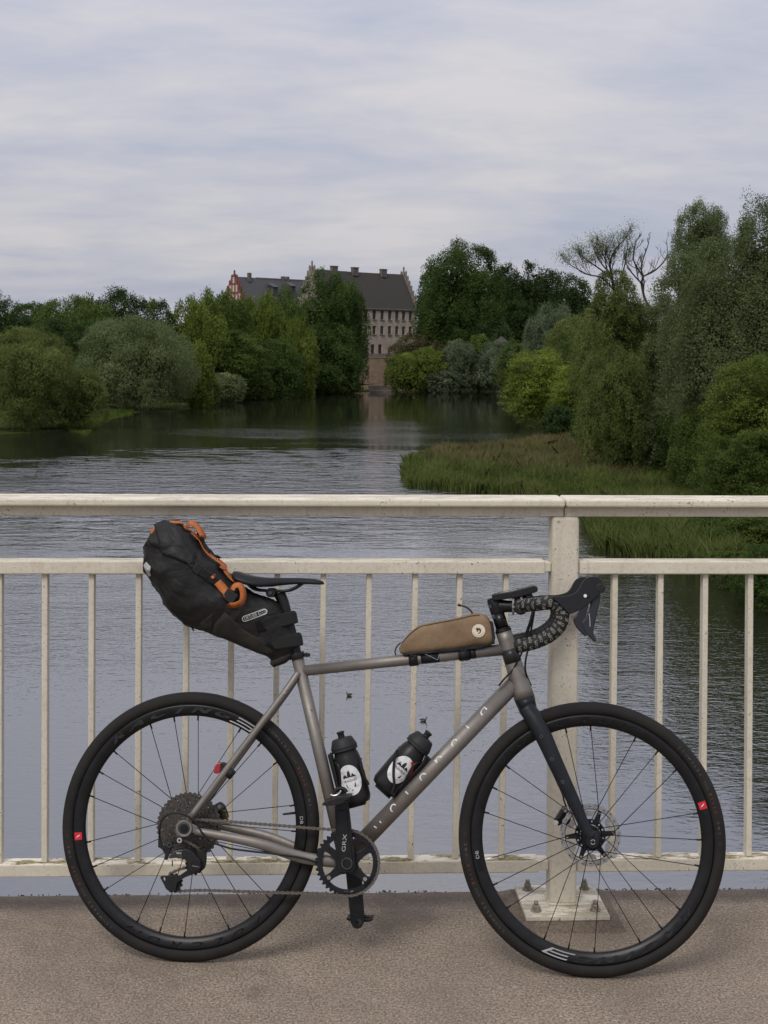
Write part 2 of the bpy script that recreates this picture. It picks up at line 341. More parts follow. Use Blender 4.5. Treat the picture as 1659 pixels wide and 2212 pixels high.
# ------------------------------------------------------------------ bridge deck
RA = math.atan(.046)                                                  # the railing runs slightly away to the right
RX = Vector((math.cos(RA), math.sin(RA), 0)); RY = Vector((-math.sin(RA), math.cos(RA), 0))
RF = Frame(Vector((.515, 4.21, 0)), RX, RY, Vector((0, 0, 1)))        # origin: foot of the railing post
def rp(u, v, y=0.0): return RF.hit(u, v, y)
def worn_concrete(name, dark=0.0):
    g = G(name); big = g.noise(1.7, 5, .6); mid = g.noise(14, 6, .7); fine = g.noise(240, 5, .75); vc = g.voro(330); sp = g.n('ShaderNodeSeparateColor'); g.l(vc, sp.inputs[0])
    vb = g.voro(95); sb = g.n('ShaderNodeSeparateColor'); g.l(vb, sb.inputs[0])
    base = g.mix(g.ramp(mid, (.30, 0.0), (.72, 1.0)), (.275, .218, .158), (.400, .328, .248))
    med = g.noise(150, 4, .7, stretch=(1, .8, 1))
    base = g.mix(g.math('MULTIPLY', g.ramp(med, (.38, 1.0), (.54, 0.0)), .78), base, (.066, .049, .034))
    base = g.mix(g.math('MULTIPLY', g.ramp(med, (.55, 0.0), (.67, 1.0)), .7), base, (.62, .51, .385))
    base = g.mix(g.math('MULTIPLY', g.ramp(fine, (.38, 1.0), (.54, 0.0)), .5), base, (.080, .058, .042))
    base = g.mix(g.math('MULTIPLY', g.ramp(sp.outputs[0], (.86, 0.0), (.94, 1.0)), .5), base, (.46, .38, .30))
    base = g.mix(g.math('MULTIPLY', g.ramp(sb.outputs[1], (.992, 0.0), (.996, 1.0)), .4), base, (.50, .42, .34))
    st_ = g.noise(3.3, 4, .6, stretch=(1, .6, 1), loc=(3, 1, 0)); base = g.mix(g.math('MULTIPLY', g.ramp(st_, (.62, 0.0), (.70, 1.0)), .45), base, (.10, .076, .058))
    base = g.mix(g.math('MULTIPLY', g.ramp(big, (.42, 0.0), (.66, 1.0)), .5), base, (.125, .095, .072))
    sx = g.n('ShaderNodeSeparateXYZ'); g.l(g.tc.outputs['Object'], sx.inputs[0])
    # the strip under the railing that never gets swept: damp dirt and moss, with a ragged inner edge
    dirt = g.ramp(g.math('ADD', sx.outputs[1], g.math('MULTIPLY', g.math('SUBTRACT', g.noise(5, 5, .7), .5), .45)), (.0 - .26, 0.0), (.13, 1.0)) if not dark else .8
    base = g.mix(g.math('MULTIPLY', dirt, .62), base, (.075, .053, .038))
    hgt = g.math('ADD', g.math('MULTIPLY', fine, .7), g.math('MULTIPLY', sp.outputs[0], .35))
    return g.set(Base_Color=base, Roughness=.92, Normal=g.bump(hgt, .7, .003))
M_deck = worn_concrete('worn_concrete')
EDGE = .168
deck = MB()
rr = random.Random(3)
nx = 420; xsd = [-6 + 12 * i / nx for i in range(nx + 1)]
ey = [EDGE + .006 * noise.noise(Vector((x * 9, 1, 0))) + .004 * noise.noise(Vector((x * 40, 5, 0))) for x in xsd]
vs = []
for x, e in zip(xsd, ey):
    vs += [(x, -9.0, 0), (x, e - .02, 0), (x, e, -.006 + .003 * noise.noise(Vector((x * 30, 9, 0)))), (x, e + .002, -.34), (x, -9.0, -.34)]
fs = [(i * 5 + k, (i + 1) * 5 + k, (i + 1) * 5 + k + 1, i * 5 + k + 1) for i in range(nx) for k in range(4)]
deck.add(vs, fs, True)
do = deck.build('bridge_deck', M_deck); do.matrix_world = RF.M; tag(do, kind='structure')

# moss crumbs and grit along the outer edge and grains on the deck
def crumbs(name, pts, m, kind='stuff'):
    mb = MB()
    for (x, y, z, r) in pts:
        vs = []; k = 6
        for a in range(k): vs.append((x + r * rr.uniform(.7, 1.2) * math.cos(a * 2 * PI / k), y + r * rr.uniform(.7, 1.2) * math.sin(a * 2 * PI / k), z - .001))
        for a in range(k): vs.append((x + r * .6 * rr.uniform(.6, 1.2) * math.cos(a * 2 * PI / k + .4), y + r * .6 * rr.uniform(.6, 1.2) * math.sin(a * 2 * PI / k + .4), z + r * rr.uniform(.4, .9)))
        mb.add(vs, [(a, (a + 1) % k, k + (a + 1) % k, k + a) for a in range(k)] + [list(range(k, 2 * k))], False)
    o = mb.build(name, m); o.matrix_world = RF.M; tag(o, kind=kind); return o
M_moss = mat('dry_moss', (.06, .05, .03), .95, var=.5, vscale=90)
M_grit = mat('grit', (.30, .26, .22), .9, var=.4, vscale=40)
crumbs('edge_moss', [(x, EDGE - abs(rr.gauss(0, .012)), -.002, rr.uniform(.001, .0032)) for x in (rr.uniform(-2.2, 1.6) for _ in range(330))]
       + [(c + rr.gauss(0, .02), EDGE - abs(rr.gauss(0, .008)), -.001, rr.uniform(.002, .0045)) for c in (-.50, -.36, -.9, .2, .33, -.02, 1.1) for _ in range(6)], M_moss)
crumbs('deck_grit', [(rr.uniform(-1.8, 1.3), rr.uniform(-1.3, .12), 0, rr.uniform(.001, .0028)) for _ in range(1100)], M_grit)

# ------------------------------------------------------------------ railing
def rail_paint(name, lichen):
    g = G(name); geo = g.n('ShaderNodeNewGeometry'); sx = g.n('ShaderNodeSeparateXYZ'); g.l(geo.outputs['Normal'], sx.inputs[0])
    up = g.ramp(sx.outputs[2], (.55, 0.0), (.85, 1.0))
    n1 = g.noise(9, 5, .65); n2 = g.noise(70, 6, .75); n3 = g.noise(26, 6, .7, stretch=(.35, 1, 1)); n4 = g.noise(4.5, 3, .6)
    base = g.mix(g.ramp(n1, (.3, 0.0), (.75, 1.0)), (.575, .525, .42), (.685, .635, .525))
    base = g.mix(g.math('MULTIPLY', g.ramp(n2, (.38, 1.0), (.50, 0.0)), .30), base, (.30, .265, .20))
    base = g.mix(g.math('MULTIPLY', up, .45), base, (.80, .72, .61))                # upward faces coloured paler, standing in for skylight from overhead
    run = g.noise(16, 5, .7, stretch=(1.6, 1.6, .12)); base = g.mix(g.math('MULTIPLY', g.math('MULTIPLY', g.ramp(run, (.55, 0.0), (.70, 1.0)), g.ramp(n4, (.40, 0.0), (.62, 1.0))), .45), base, (.26, .19, .12))
    spots = g.math('MULTIPLY', g.ramp(n2, (.60, 0.0), (.64, 1.0)), g.ramp(n4, (.46, 0.0), (.56, 1.0)))
    base = g.mix(spots, base, (.07, .06, .045))
    lich = g.math('MULTIPLY', g.math('MULTIPLY', g.ramp(n3, (.47, 0.0), (.54, 1.0)), up), lichen)
    lcol = g.ramp(n2, (.38, (.085, .075, .04)), (.5, (.20, .16, .045)), (.66, (.30, .28, .22)))
    base = g.mix(lich, base, lcol)
    return g.set(Base_Color=base, Roughness=.62, Normal=g.bump(g.math('ADD', n2, g.math('MULTIPLY', n1, .6)), .35, .0025))
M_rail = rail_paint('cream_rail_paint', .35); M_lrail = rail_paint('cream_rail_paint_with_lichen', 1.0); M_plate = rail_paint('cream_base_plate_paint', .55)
rail = empty('bridge_railing', 'cream painted steel railing with flaking paint and upright bars along the bridge edge', 'railing', RF.M)
XL, XR = -3.4, 3.0
seam = rp(1223, 1085, -.065).x
def bar_x(mb, x0, x1, y, z, w, h): mb.box(((x0 + x1) / 2, y, z), (x1 - x0, w, h)); return mb
for x0, x1 in ((XL, seam - .0012), (seam + .0012, XR)):
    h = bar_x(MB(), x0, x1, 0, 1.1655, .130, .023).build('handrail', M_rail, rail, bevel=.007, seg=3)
    bar_x(MB(), x0, x1, 0, 1.1395, .070, .028).build('handrail_web', M_rail, h, bevel=.003)
pl, pr = -.0385, .0385
mid_l = rp(1178, 1225, -.03).x; bot_l = rp(1164, 1880, -.03).x
for x0, x1 in ((XL, mid_l), (pr + .002, XR)): bar_x(MB(), x0, x1, 0, .9802, .060, .0375).build('middle_rail', M_rail, rail, bevel=.004)
for x0, x1 in ((XL, bot_l), (pr + .002, XR)): bar_x(MB(), x0, x1, 0, .1358, .056, .0365).build('bottom_rail', M_lrail, rail, bevel=.004)
bar_x(MB(), mid_l - .05, pl - .001, -.001, .9818, .05, .026).build('rail_sleeve', M_rail, rail, bevel=.002)
bar_x(MB(), bot_l - .05, pl - .001, -.001, .1375, .048, .027).build('rail_sleeve', M_rail, rail, bevel=.002)
# the upright flat bars: where each one meets the middle rail (top) and bottom rail (foot); they lean a little, each its own way
tops = [-2, 96.4, 197.4, 299.3, 402.5, 500, 599, 699, 798, 898, 994, 1094.5, 1329.6, 1428.2, 1524.8, 1622.4]
feet = [-2.5, 95.3, 195.5, 296.4, 398.4, 495, 592.5, 691.5, 790, 887.5, 984.5, 1083.5, 1323, 1423, 1519.5, 1618.5]
bars = [(rp(a, 1243, -.017).x, rp(b, 1862, -.017).x) for a, b in zip(tops, feet)]
bars += [(bars[0][0] - .1305 * k, bars[0][1] - .1305 * k) for k in range(1, 13)] + [(bars[15][0] + .1305 * k, bars[15][1] + .1305 * k) for k in range(1, 14)]
for i, (xt, xb) in enumerate(bars):
    z0, z1 = .1545, .961; p = MB(); hw, hy = .0080 + .0006 * noise.noise(Vector((i * 3.3, 0, 0))), .0165
    p.add([(x + sx * hw, sy * hy, z) for x, z in ((xb, z0), (xt, z1)) for sx, sy in ((-1, -1), (1, -1), (1, 1), (-1, 1))],
          [(0, 1, 5, 4), (1, 2, 6, 5), (2, 3, 7, 6), (3, 0, 4, 7), (0, 3, 2, 1), (4, 5, 6, 7)])
    p.build('baluster', M_rail, rail, bevel=.0025, seg=2)
M_bolt = mat('weathered_bolt', (.30, .27, .22), .7, .3, var=.5, vscale=120)
def rail_post(x, full=True):
    e = MB().box((x, 0, .5775), (.077, .080, 1.096)).build('post', M_rail, rail, bevel=.010, seg=3)
    w = MB()                                                             # weld bead and rust-stained foot
    w.tube([(x + a, b, .033) for a, b in ((-.039, -.041), (.039, -.041), (.039, .041), (-.039, .041))], .004, 6, closed=True); w.build('weld_bead', M_plate, e)
    b = MB().box((x, 0, .0235), (.234, .240, .013)).build('base_plate', M_plate, rail, bevel=.002)
    for sx in (-1, 1):
        for sy in (-1, 1):
            n = MB(); n.lathe([(.017, .0305), (.017, .0335)], 20); n.lathe([(.0125, .0335), (.0125, .0455), (.0105, .0475)], 6, sm=False); n.lathe([(.0072, .0475), (.0072, .0565), (.006, .058)], 12)
            o = n.build('anchor_bolt', M_bolt, b); o.scale = (.88, .88, 1.0); o.location = (x + sx * .083, sy * .083 + .004, 0); o.rotation_euler.z = rr.uniform(0, 1)
    M = MB(); M.add([(x + sx * (.121 + t), sy * (.124 + t) - .004, z) for z, t in ((-.003, .040), (.0168, .006)) for sx, sy in ((-1, -1), (1, -1), (1, 1), (-1, .30 / .30))],
                    [(0, 1, 5, 4), (1, 2, 6, 5), (2, 3, 7, 6), (3, 0, 4, 7), (4, 5, 6, 7)])
    M.build('mortar_bed', M_mortar, rail, bevel=.004)
M_mortar = worn_concrete('mortar', 1.0)
for x in (0.0, -2.62): rail_post(x)

# ------------------------------------------------------------------ castle across the river
M_wall = (lambda g: g.set(Base_Color=g.mix(g.ramp(g.noise(.35, 6, .7), (.35, 0.0), (.7, 1.0)), (.33, .285, .235), g.mix(g.ramp(g.noise(1.6, 5, .7), (.4, 0.0), (.7, 1.0)), (.54, .475, .40), (.44, .375, .30))), Roughness=.95))(G('old_plaster'))
M_roof = (lambda g: g.set(Base_Color=g.mix(g.ramp(g.noise(.55, 6, .75), (.655, 0.0), (.70, 1.0)), g.mix(g.noise(2.2, 6, .75), (.022, .020, .018), (.058, .050, .043)), (.22, .15, .11)), Roughness=.85, Normal=g.bump(g.noise(4, 2, .5, stretch=(.3, .3, 3)), .5, .06)))(G('old_roof_tiles'))
M_slate = (lambda g: g.set(Base_Color=g.mix(g.noise(1.2, 6, .7), (.034, .035, .040), (.070, .070, .075)), Roughness=.7))(G('slate_roof'))
M_brick = mat('red_gable_brick', (.17, .065, .052), .9, var=.35, vscale=1.5); M_plast = mat('pale_gable_plaster', (.52, .40, .35), .9, var=.2, vscale=1.2)
M_stone = mat('gable_stone', (.21, .185, .155), .9, var=.3, vscale=1.2); M_win = mat('dark_window_glass', (.015, .017, .02), .15); M_frame = mat('window_frame', (.16, .13, .11), .8)
M_door = mat('door_wood', (.055, .022, .018), .7); M_chim = mat('chimney_brick', (.12, .10, .09), .9, var=.3, vscale=1.5)
def castle_frame(u, v, d, fx, fy):
    p = at(u, v, d); f = Vector((fx, fy, 0)).normalized(); n = Vector((-f.y, f.x, 0)); return Frame(Vector((p.x, p.y, -1.6)), f, n, Vector((0, 0, 1)))
CF = castle_frame(674, 585, 468, .676, .736)                              # origin under the left end of the ridge; local y points away from the river
LEN, HD, EV, RG = 43.5, 6.0, 15.9, 27.6                                  # length, half depth, eaves, ridge above the terrace
cas = empty('castle', 'plastered stone castle wing with steep dark roof and stepped gables above the river', 'castle', CF.M)
def hitf(fr, u, v, y): p = fr.hit(u, v, y); return p.x, p.z
cols = [hitf(CF, u, 690, -HD)[0] for u in (791, 808.6, 825.6, 842, 857.5, 872, 886.6)]
cols = [cols[0] - 2.75 * k for k in range(9, 0, -1)] + cols
cols = [c for c in cols if c > 1.5]
z_a = (hitf(CF, 842, 671.5, -HD)[1] , hitf(CF, 842, 691.0, -HD)[1]); z_b = (hitf(CF, 842, 704.5, -HD)[1], hitf(CF, 842, 722.8, -HD)[1])
dx_ = [hitf(CF, 805, 755, -HD)[0], hitf(CF, 821, 755, -HD)[0]]
HW = .82
holes = [(c - HW, c + HW, *sorted(z_a)) for c in cols] + [(c - HW, c + HW, *sorted(z_b)) for c in cols]
doors = [(c - .85, c + .85, .05, hitf(CF, 805, 744, -HD)[1]) for c in dx_]
w = MB()
gx = sorted({0.0, LEN} | {q for h in holes + doors for q in h[:2]}); gz = sorted({0.0, EV} | {q for h in holes + doors for q in h[2:]})
for i in range(len(gx) - 1):
    for k in range(len(gz) - 1):
        mx, mz = (gx[i] + gx[i + 1]) / 2, (gz[k] + gz[k + 1]) / 2
        if any(a < mx < b and c < mz < d for a, b, c, d in holes + doors): continue
        w.add([(gx[i], -HD, gz[k]), (gx[i + 1], -HD, gz[k]), (gx[i + 1], -HD, gz[k + 1]), (gx[i], -HD, gz[k + 1])], [(0, 1, 2, 3)])
for a, b, c, d in holes + doors:
    for p, q in (((a, c), (b, c)), ((b, c), (b, d)), ((b, d), (a, d)), ((a, d), (a, c))):
        w.add([(p[0], -HD, p[1]), (q[0], -HD, q[1]), (q[0], -HD + .35, q[1]), (p[0], -HD + .35, p[1])], [(0, 1, 2, 3)])
w.add([(0, -HD, 0), (0, HD, 0), (0, HD, EV), (0, -HD, EV)], [(0, 1, 2, 3)]); w.add([(LEN, -HD, 0), (LEN, HD, 0), (LEN, HD, EV), (LEN, -HD, EV)], [(0, 1, 2, 3)]); w.add([(0, HD, 0), (LEN, HD, 0), (LEN, HD, EV), (0, HD, EV)], [(0, 1, 2, 3)])
wall = w.build('wall', M_wall, cas)
MB().box((LEN / 2, -HD - .12, EV - .25), (LEN, .3, .4)).build('cornice', M_stone, wall)
MB().box((LEN / 2, -HD - .06, .55), (LEN, .16, 1.1)).build('plinth', M_stone, wall)
def window(a, b, c, d, parent, y):
    wd_, ht = b - a, d - c; f = MB(); t = .16
    for q in ((a + t / 2, (c + d) / 2, t, ht), (b - t / 2, (c + d) / 2, t, ht)): f.box((q[0], y, q[1]), (q[2], .10, q[3]))
    for zz in (c + t / 2, d - t / 2): f.box(((a + b) / 2, y, zz), (wd_ - 2 * t, .10, t))
    f.box(((a + b) / 2, y - .01, (c + d) / 2), (.09, .10, ht - 2 * t)); f.box(((a + b) / 2, y - .012, c + ht * .62), (wd_ - 2 * t, .10, .09))
    o = f.build('window', M_frame, parent); MB().box(((a + b) / 2, y + .02, (c + d) / 2), (wd_ - 2 * t, .02, ht - 2 * t)).build('pane', M_win, o)
    MB().box(((a + b) / 2, y - .42, c - .11), (wd_ + .5, .35, .2)).build('sill', M_stone, o)
for h in holes: window(*h, cas, -HD + .30)
for a, b, c, d in doors: MB().box(((a + b) / 2, -HD + .3, (c + d) / 2), (b - a, .12, d - c)).build('door', M_door, cas)
def roof_prism(x0, x1, hd, ev, rg, over, m, parent, name='roof', th=.25):
    r = MB(); k = (rg - ev) / hd; n = 24
    for s in (-1, 1):
        vs = []
        for t in (0, th):
            for i in range(n + 1):
                x = lerp(x0, x1, i / n); sag = .18 * math.sin(i / n * PI) + .06 * noise.noise(Vector((x * .3, s, 0)))
                vs += [(x, s * (hd + over), ev - over * k + t), (x, s * .02, rg + t - sag)]
        fs = []
        for o in (0, 2 * (n + 1)): fs += [(o + 2 * i, o + 2 * i + 1, o + 2 * i + 3, o + 2 * i + 2) for i in range(n)]
        o = 2 * (n + 1); fs += [(2 * i, 2 * i + 2, o + 2 * i + 2, o + 2 * i) for i in range(n)]
        r.add(vs, fs, False)
    return r.build(name, m, parent)
roof = roof_prism(.5, LEN - .5, HD, EV, RG, .35, M_roof, cas)
def gable(x, hd, ev, rg, m, parent, side, steps=7, pin=1.5, panels=None, th=.7):
    gm = MB(); hs = hd + .3; pts = [(-hs, ev - .4)]
    for i in range(steps):
        y = -hs + (hs - .45) * i / steps; z = ev + (rg - ev) * (i + .75) / steps; y2 = -hs + (hs - .45) * (i + 1) / steps; pts += [(y, z), (y2, z)]
    pts += [(-.45, rg + 1.0), (.45, rg + 1.0)]; pts += [(-a, b) for a, b in pts[::-1][2:]]
    gm.prism([(x - th / 2, a, b) for a, b in pts], (th, 0, 0)); o = gm.build('gable', m, parent)
    for i in range(steps + 1):
        for s in ((-1, 1) if i < steps else (0,)):
            y = s * (hs - (hs - .45) * (i + .25) / steps); z = ev + (rg - ev) * (i + .75) / steps if i < steps else rg + 1.0
            MB().box((x, y, z + pin / 2), (.42, .42, pin)).add([(x + a, y + b, z + pin) for a, b in ((-.26, -.26), (.26, -.26), (.26, .26), (-.26, .26))] + [(x, y, z + pin + .5)], [(0, 1, 4), (1, 2, 4), (2, 3, 4), (3, 0, 4), (3, 2, 1, 0)]).build('pinnacle', m, o)
    return o
gable(0, HD, EV, RG, M_stone, cas, -1); gable(LEN, HD, EV, RG, M_stone, cas, 1)
for u in (719, 764, 825.5):
    x = hitf(CF, u, 590, 0)[0]
    c = MB().box((x, -.5, RG + .1), (2.4, 1.2, 2.6)).box((x, -.5, RG + 1.45), (2.7, 1.5, .25)); c.build('chimney', M_chim, roof)
for u, v in ((845, 645),):
    pass
# the lower red-gabled wing
WF = castle_frame(506.5, 600, 470, .70, .71)
wl = 44.0; rg2 = 25.1; ev2 = 13.0; hd2 = 7.6
wing = empty('castle_wing', 'long slate-roofed castle wing with red brick stepped gable behind green trees', 'castle wing', WF.M)
wb = MB()
for y in (-hd2, hd2): wb.add([(0, y, 0), (wl, y, 0), (wl, y, ev2), (0, y, ev2)], [(0, 1, 2, 3)])
for x in (0, wl): wb.add([(x, -hd2, 0), (x, hd2, 0), (x, hd2, ev2), (x, -hd2, ev2)], [(0, 1, 2, 3)])
wb.build('wall', M_wall, wing)
r2 = roof_prism(.4, wl, hd2, ev2, rg2, .3, M_slate, wing)
MB().box((wl / 2 + 4, 0, rg2 + .12), (wl - 10, .5, .35)).build('ridge_cap', mat('lead_ridge', (.16, .155, .15), .7), r2)
gb = gable(0, hd2, ev2, rg2, M_brick, wing, -1, steps=7, pin=.9)
for i in range(-4, 5):
    y = i * 1.5; top = ev2 + (rg2 - ev2) * (1 - abs(y) / hd2) - .6
    z = ev2 - .8; k = 0
    while z + 1.6 < top + 1.0:
        hh = min(2.1, top - z + .6)
        if hh > .6: MB().box((-.38, y, z + hh / 2), (.08, .80, hh)).build('plaster_panel', M_plast, gb)
        z += 2.75; k += 1
for u, dy in ((535, -.8), (611, 0), (620.5, 0)):
    x = hitf(WF, u, 606, 0)[0]; MB().box((x, dy, rg2 + .1), (1.0, 1.0, 3.0 if dy else 1.9)).build('chimney', M_chim, r2)
for u, v in ((591, 626), (629, 624)):
    p = WF.hit(u, v, -3.6)
    dmr = MB().box((p.x, -3.6, p.z), (1.8, 2.2, 1.7)); dmr.add([(p.x + a, b, p.z + c) for a, b, c in ((-1.2, -5.0, .75), (1.2, -5.0, .75), (1.2, -1.8, 2.0), (-1.2, -1.8, 2.0), (-1.2, -5.0, .95), (1.2, -5.0, .95), (1.2, -1.8, 2.2), (-1.2, -1.8, 2.2))], [(0, 1, 2, 3), (4, 5, 6, 7), (0, 1, 5, 4), (1, 2, 6, 5), (3, 0, 4, 7)])
    d_ = dmr.build('dormer', M_slate, r2)
# terrace wall, landing and garden pavilion
def flat_wall(name, u0, u1, vt, d0, d1, z0, z1, th, m, label, cat):
    a, b = at(u0, vt, d0), at(u1, vt, d1); f = Vector((b.x - a.x, b.y - a.y, 0)); L = f.length; f.normalize(); n = Vector((-f.y, f.x, 0))
    M = Frame(Vector((a.x, a.y, z0)), f, n, Vector((0, 0, 1))).M
    o = MB().box((L / 2, th / 2, (z1 - z0) / 2), (L, th, z1 - z0)).box((L / 2, th / 2, z1 - z0 + .12), (L + .2, th + .3, .24)).build(name, m, bevel=.05); o.matrix_world = M; return tag(o, label, cat)
M_rwall = mat('terrace_wall_stone', (.15, .105, .07), .95, col2=(.25, .19, .135), vscale=.6, bump=.5, bscale=3)
flat_wall('terrace_wall', 775, 905, 775, 456, 460, -9.8, -1.75, 1.2, M_rwall, 'brown stone terrace wall below the castle front', 'retaining wall')
M_land = mat('landing_stone', (.20, .17, .145), .9, var=.3, vscale=.8)
s = MB()
for k in range(5): s.box((0, k * .9, k * .28 - 1.4), (7.5, .92, .3 + .001 * k))
s.box((0, -1.6, -1.62), (7.5, 2.4, .42))
p = onz(826, 843.0, WATER_Z + .4); o = s.build('boat_landing', M_land); o.location = (p.x, p.y, WATER_Z + 1.8); o.rotation_euler.z = .15; tag(o, 'pale stone landing steps at the water below the castle', 'landing')
pv = at(1083, 735, 440); pz = float(ground_z(pv.x, pv.y)); PM = Matrix.Translation((pv.x, pv.y, pz))
pav = empty('garden_pavilion', 'small garden pavilion with pointed dark roof behind the willow bushes', 'pavilion', PM)
top = at(1083, 726, 440).z - pz; ev_ = at(1083, 739, 440).z - pz
MB().add([(2.3 * math.cos(a * PI / 4), 2.3 * math.sin(a * PI / 4), ev_) for a in range(8)] + [(0, 0, top)], [(a, (a + 1) % 8, 8) for a in range(8)] + [list(range(8))[::-1]]).build('roof', mat('pavilion_roof', (.055, .042, .042), .9), pav)
for a in range(8): MB().box((1.9 * math.cos(a * PI / 4), 1.9 * math.sin(a * PI / 4), ev_ / 2), (.18, .18, ev_ - .01)).build('post', M_frame, pav)
# ================================================================== TREES AND PLANTS
def leaf_mat(name, col, alt, trans=.42):
    m = bpy.data.materials.new(name); m.use_nodes = True; t = m.node_tree; b = t.nodes['Principled BSDF']; L = t.links.new
    a = t.nodes.new('ShaderNodeAttribute'); a.attribute_name = 'tint'
    r = t.nodes.new('ShaderNodeValToRGB'); L(a.outputs['Fac'], r.inputs[0]); e = r.color_ramp.elements
    e[0].position = 0; e[0].color = (*[x * .72 for x in col], 1); e[1].position = 1; e[1].color = (*alt, 1)
    k = e.new(.55); k.color = (*col, 1)
    L(r.outputs[0], b.inputs['Base Color']); b.inputs['Roughness'].default_value = .75; b.inputs['Specular IOR Level'].default_value = .08
    tr = t.nodes.new('ShaderNodeBsdfTranslucent'); L(r.outputs[0], tr.inputs[0]); mx = t.nodes.new('ShaderNodeMixShader'); mx.inputs[0].default_value = trans
    L(b.outputs[0], mx.inputs[1]); L(tr.outputs[0], mx.inputs[2]); L(mx.outputs[0], t.nodes['Material Output'].inputs['Surface']); return m
LM = {
    'dark':   leaf_mat('dark_leaves', (0.045, 0.075, 0.025), (0.084, 0.127, 0.037)),
    'deep':   leaf_mat('deep_leaves', (0.059, 0.099, 0.026), (0.118, 0.172, 0.043)),
    'mid':    leaf_mat('green_leaves', (.092, .138, .032), (.170, .222, .054)),
    'light':  leaf_mat('light_leaves', (.132, .180, .036), (.228, .282, .062)),
    'lime':   leaf_mat('lime_leaves', (0.182, 0.237, 0.040), (0.314, 0.358, 0.066)),
    'willow': leaf_mat('willow_leaves', (0.135, 0.172, 0.072), (0.226, 0.270, 0.123)),
    'olive':  leaf_mat('olive_willow_leaves', (.122, .155, .044), (.215, .252, .076)),
    'gray':   leaf_mat('grey_willow_leaves', (0.118, 0.153, 0.086), (0.215, 0.262, 0.154)),
    'rust':   leaf_mat('brownish_leaves', (0.097, 0.089, 0.041), (0.154, 0.140, 0.059)),
}
M_bark = mat('bark', (.060, .048, .038), .95, var=.4, vscale=3, bump=.6, bscale=20)
M_dead = mat('dead_wood', (.045, .036, .030), .95, var=.3, vscale=3)
def leaf_quads(name, pos, axis, nrm, ln, wd_, tint, m):
    side = np.cross(axis, nrm); side /= np.linalg.norm(side, axis=1, keepdims=True) + 1e-9
    L_, W_ = ln[:, None], wd_[:, None]
    P = np.stack([pos - axis * L_ * .5, pos + side * W_ * .5 - axis * L_ * .05, pos + axis * L_ * .5, pos - side * W_ * .5 - axis * L_ * .05], 1).astype(np.float32)
    n = len(pos); me = bpy.data.meshes.new(name); me.vertices.add(4 * n); me.vertices.foreach_set('co', P.ravel())
    me.loops.add(4 * n); me.loops.foreach_set('vertex_index', np.arange(4 * n, dtype=np.int32)); me.polygons.add(n)
    me.polygons.foreach_set('loop_start', np.arange(0, 4 * n, 4, dtype=np.int32))
    at_ = me.attributes.new('tint', 'FLOAT', 'FACE'); at_.data.foreach_set('value', np.clip(tint, 0, 1).astype(np.float32))
    me.update(); me.validate(); me.materials.append(m); return me
def nrmz(a): return a / (np.linalg.norm(a, axis=-1, keepdims=True) + 1e-9)
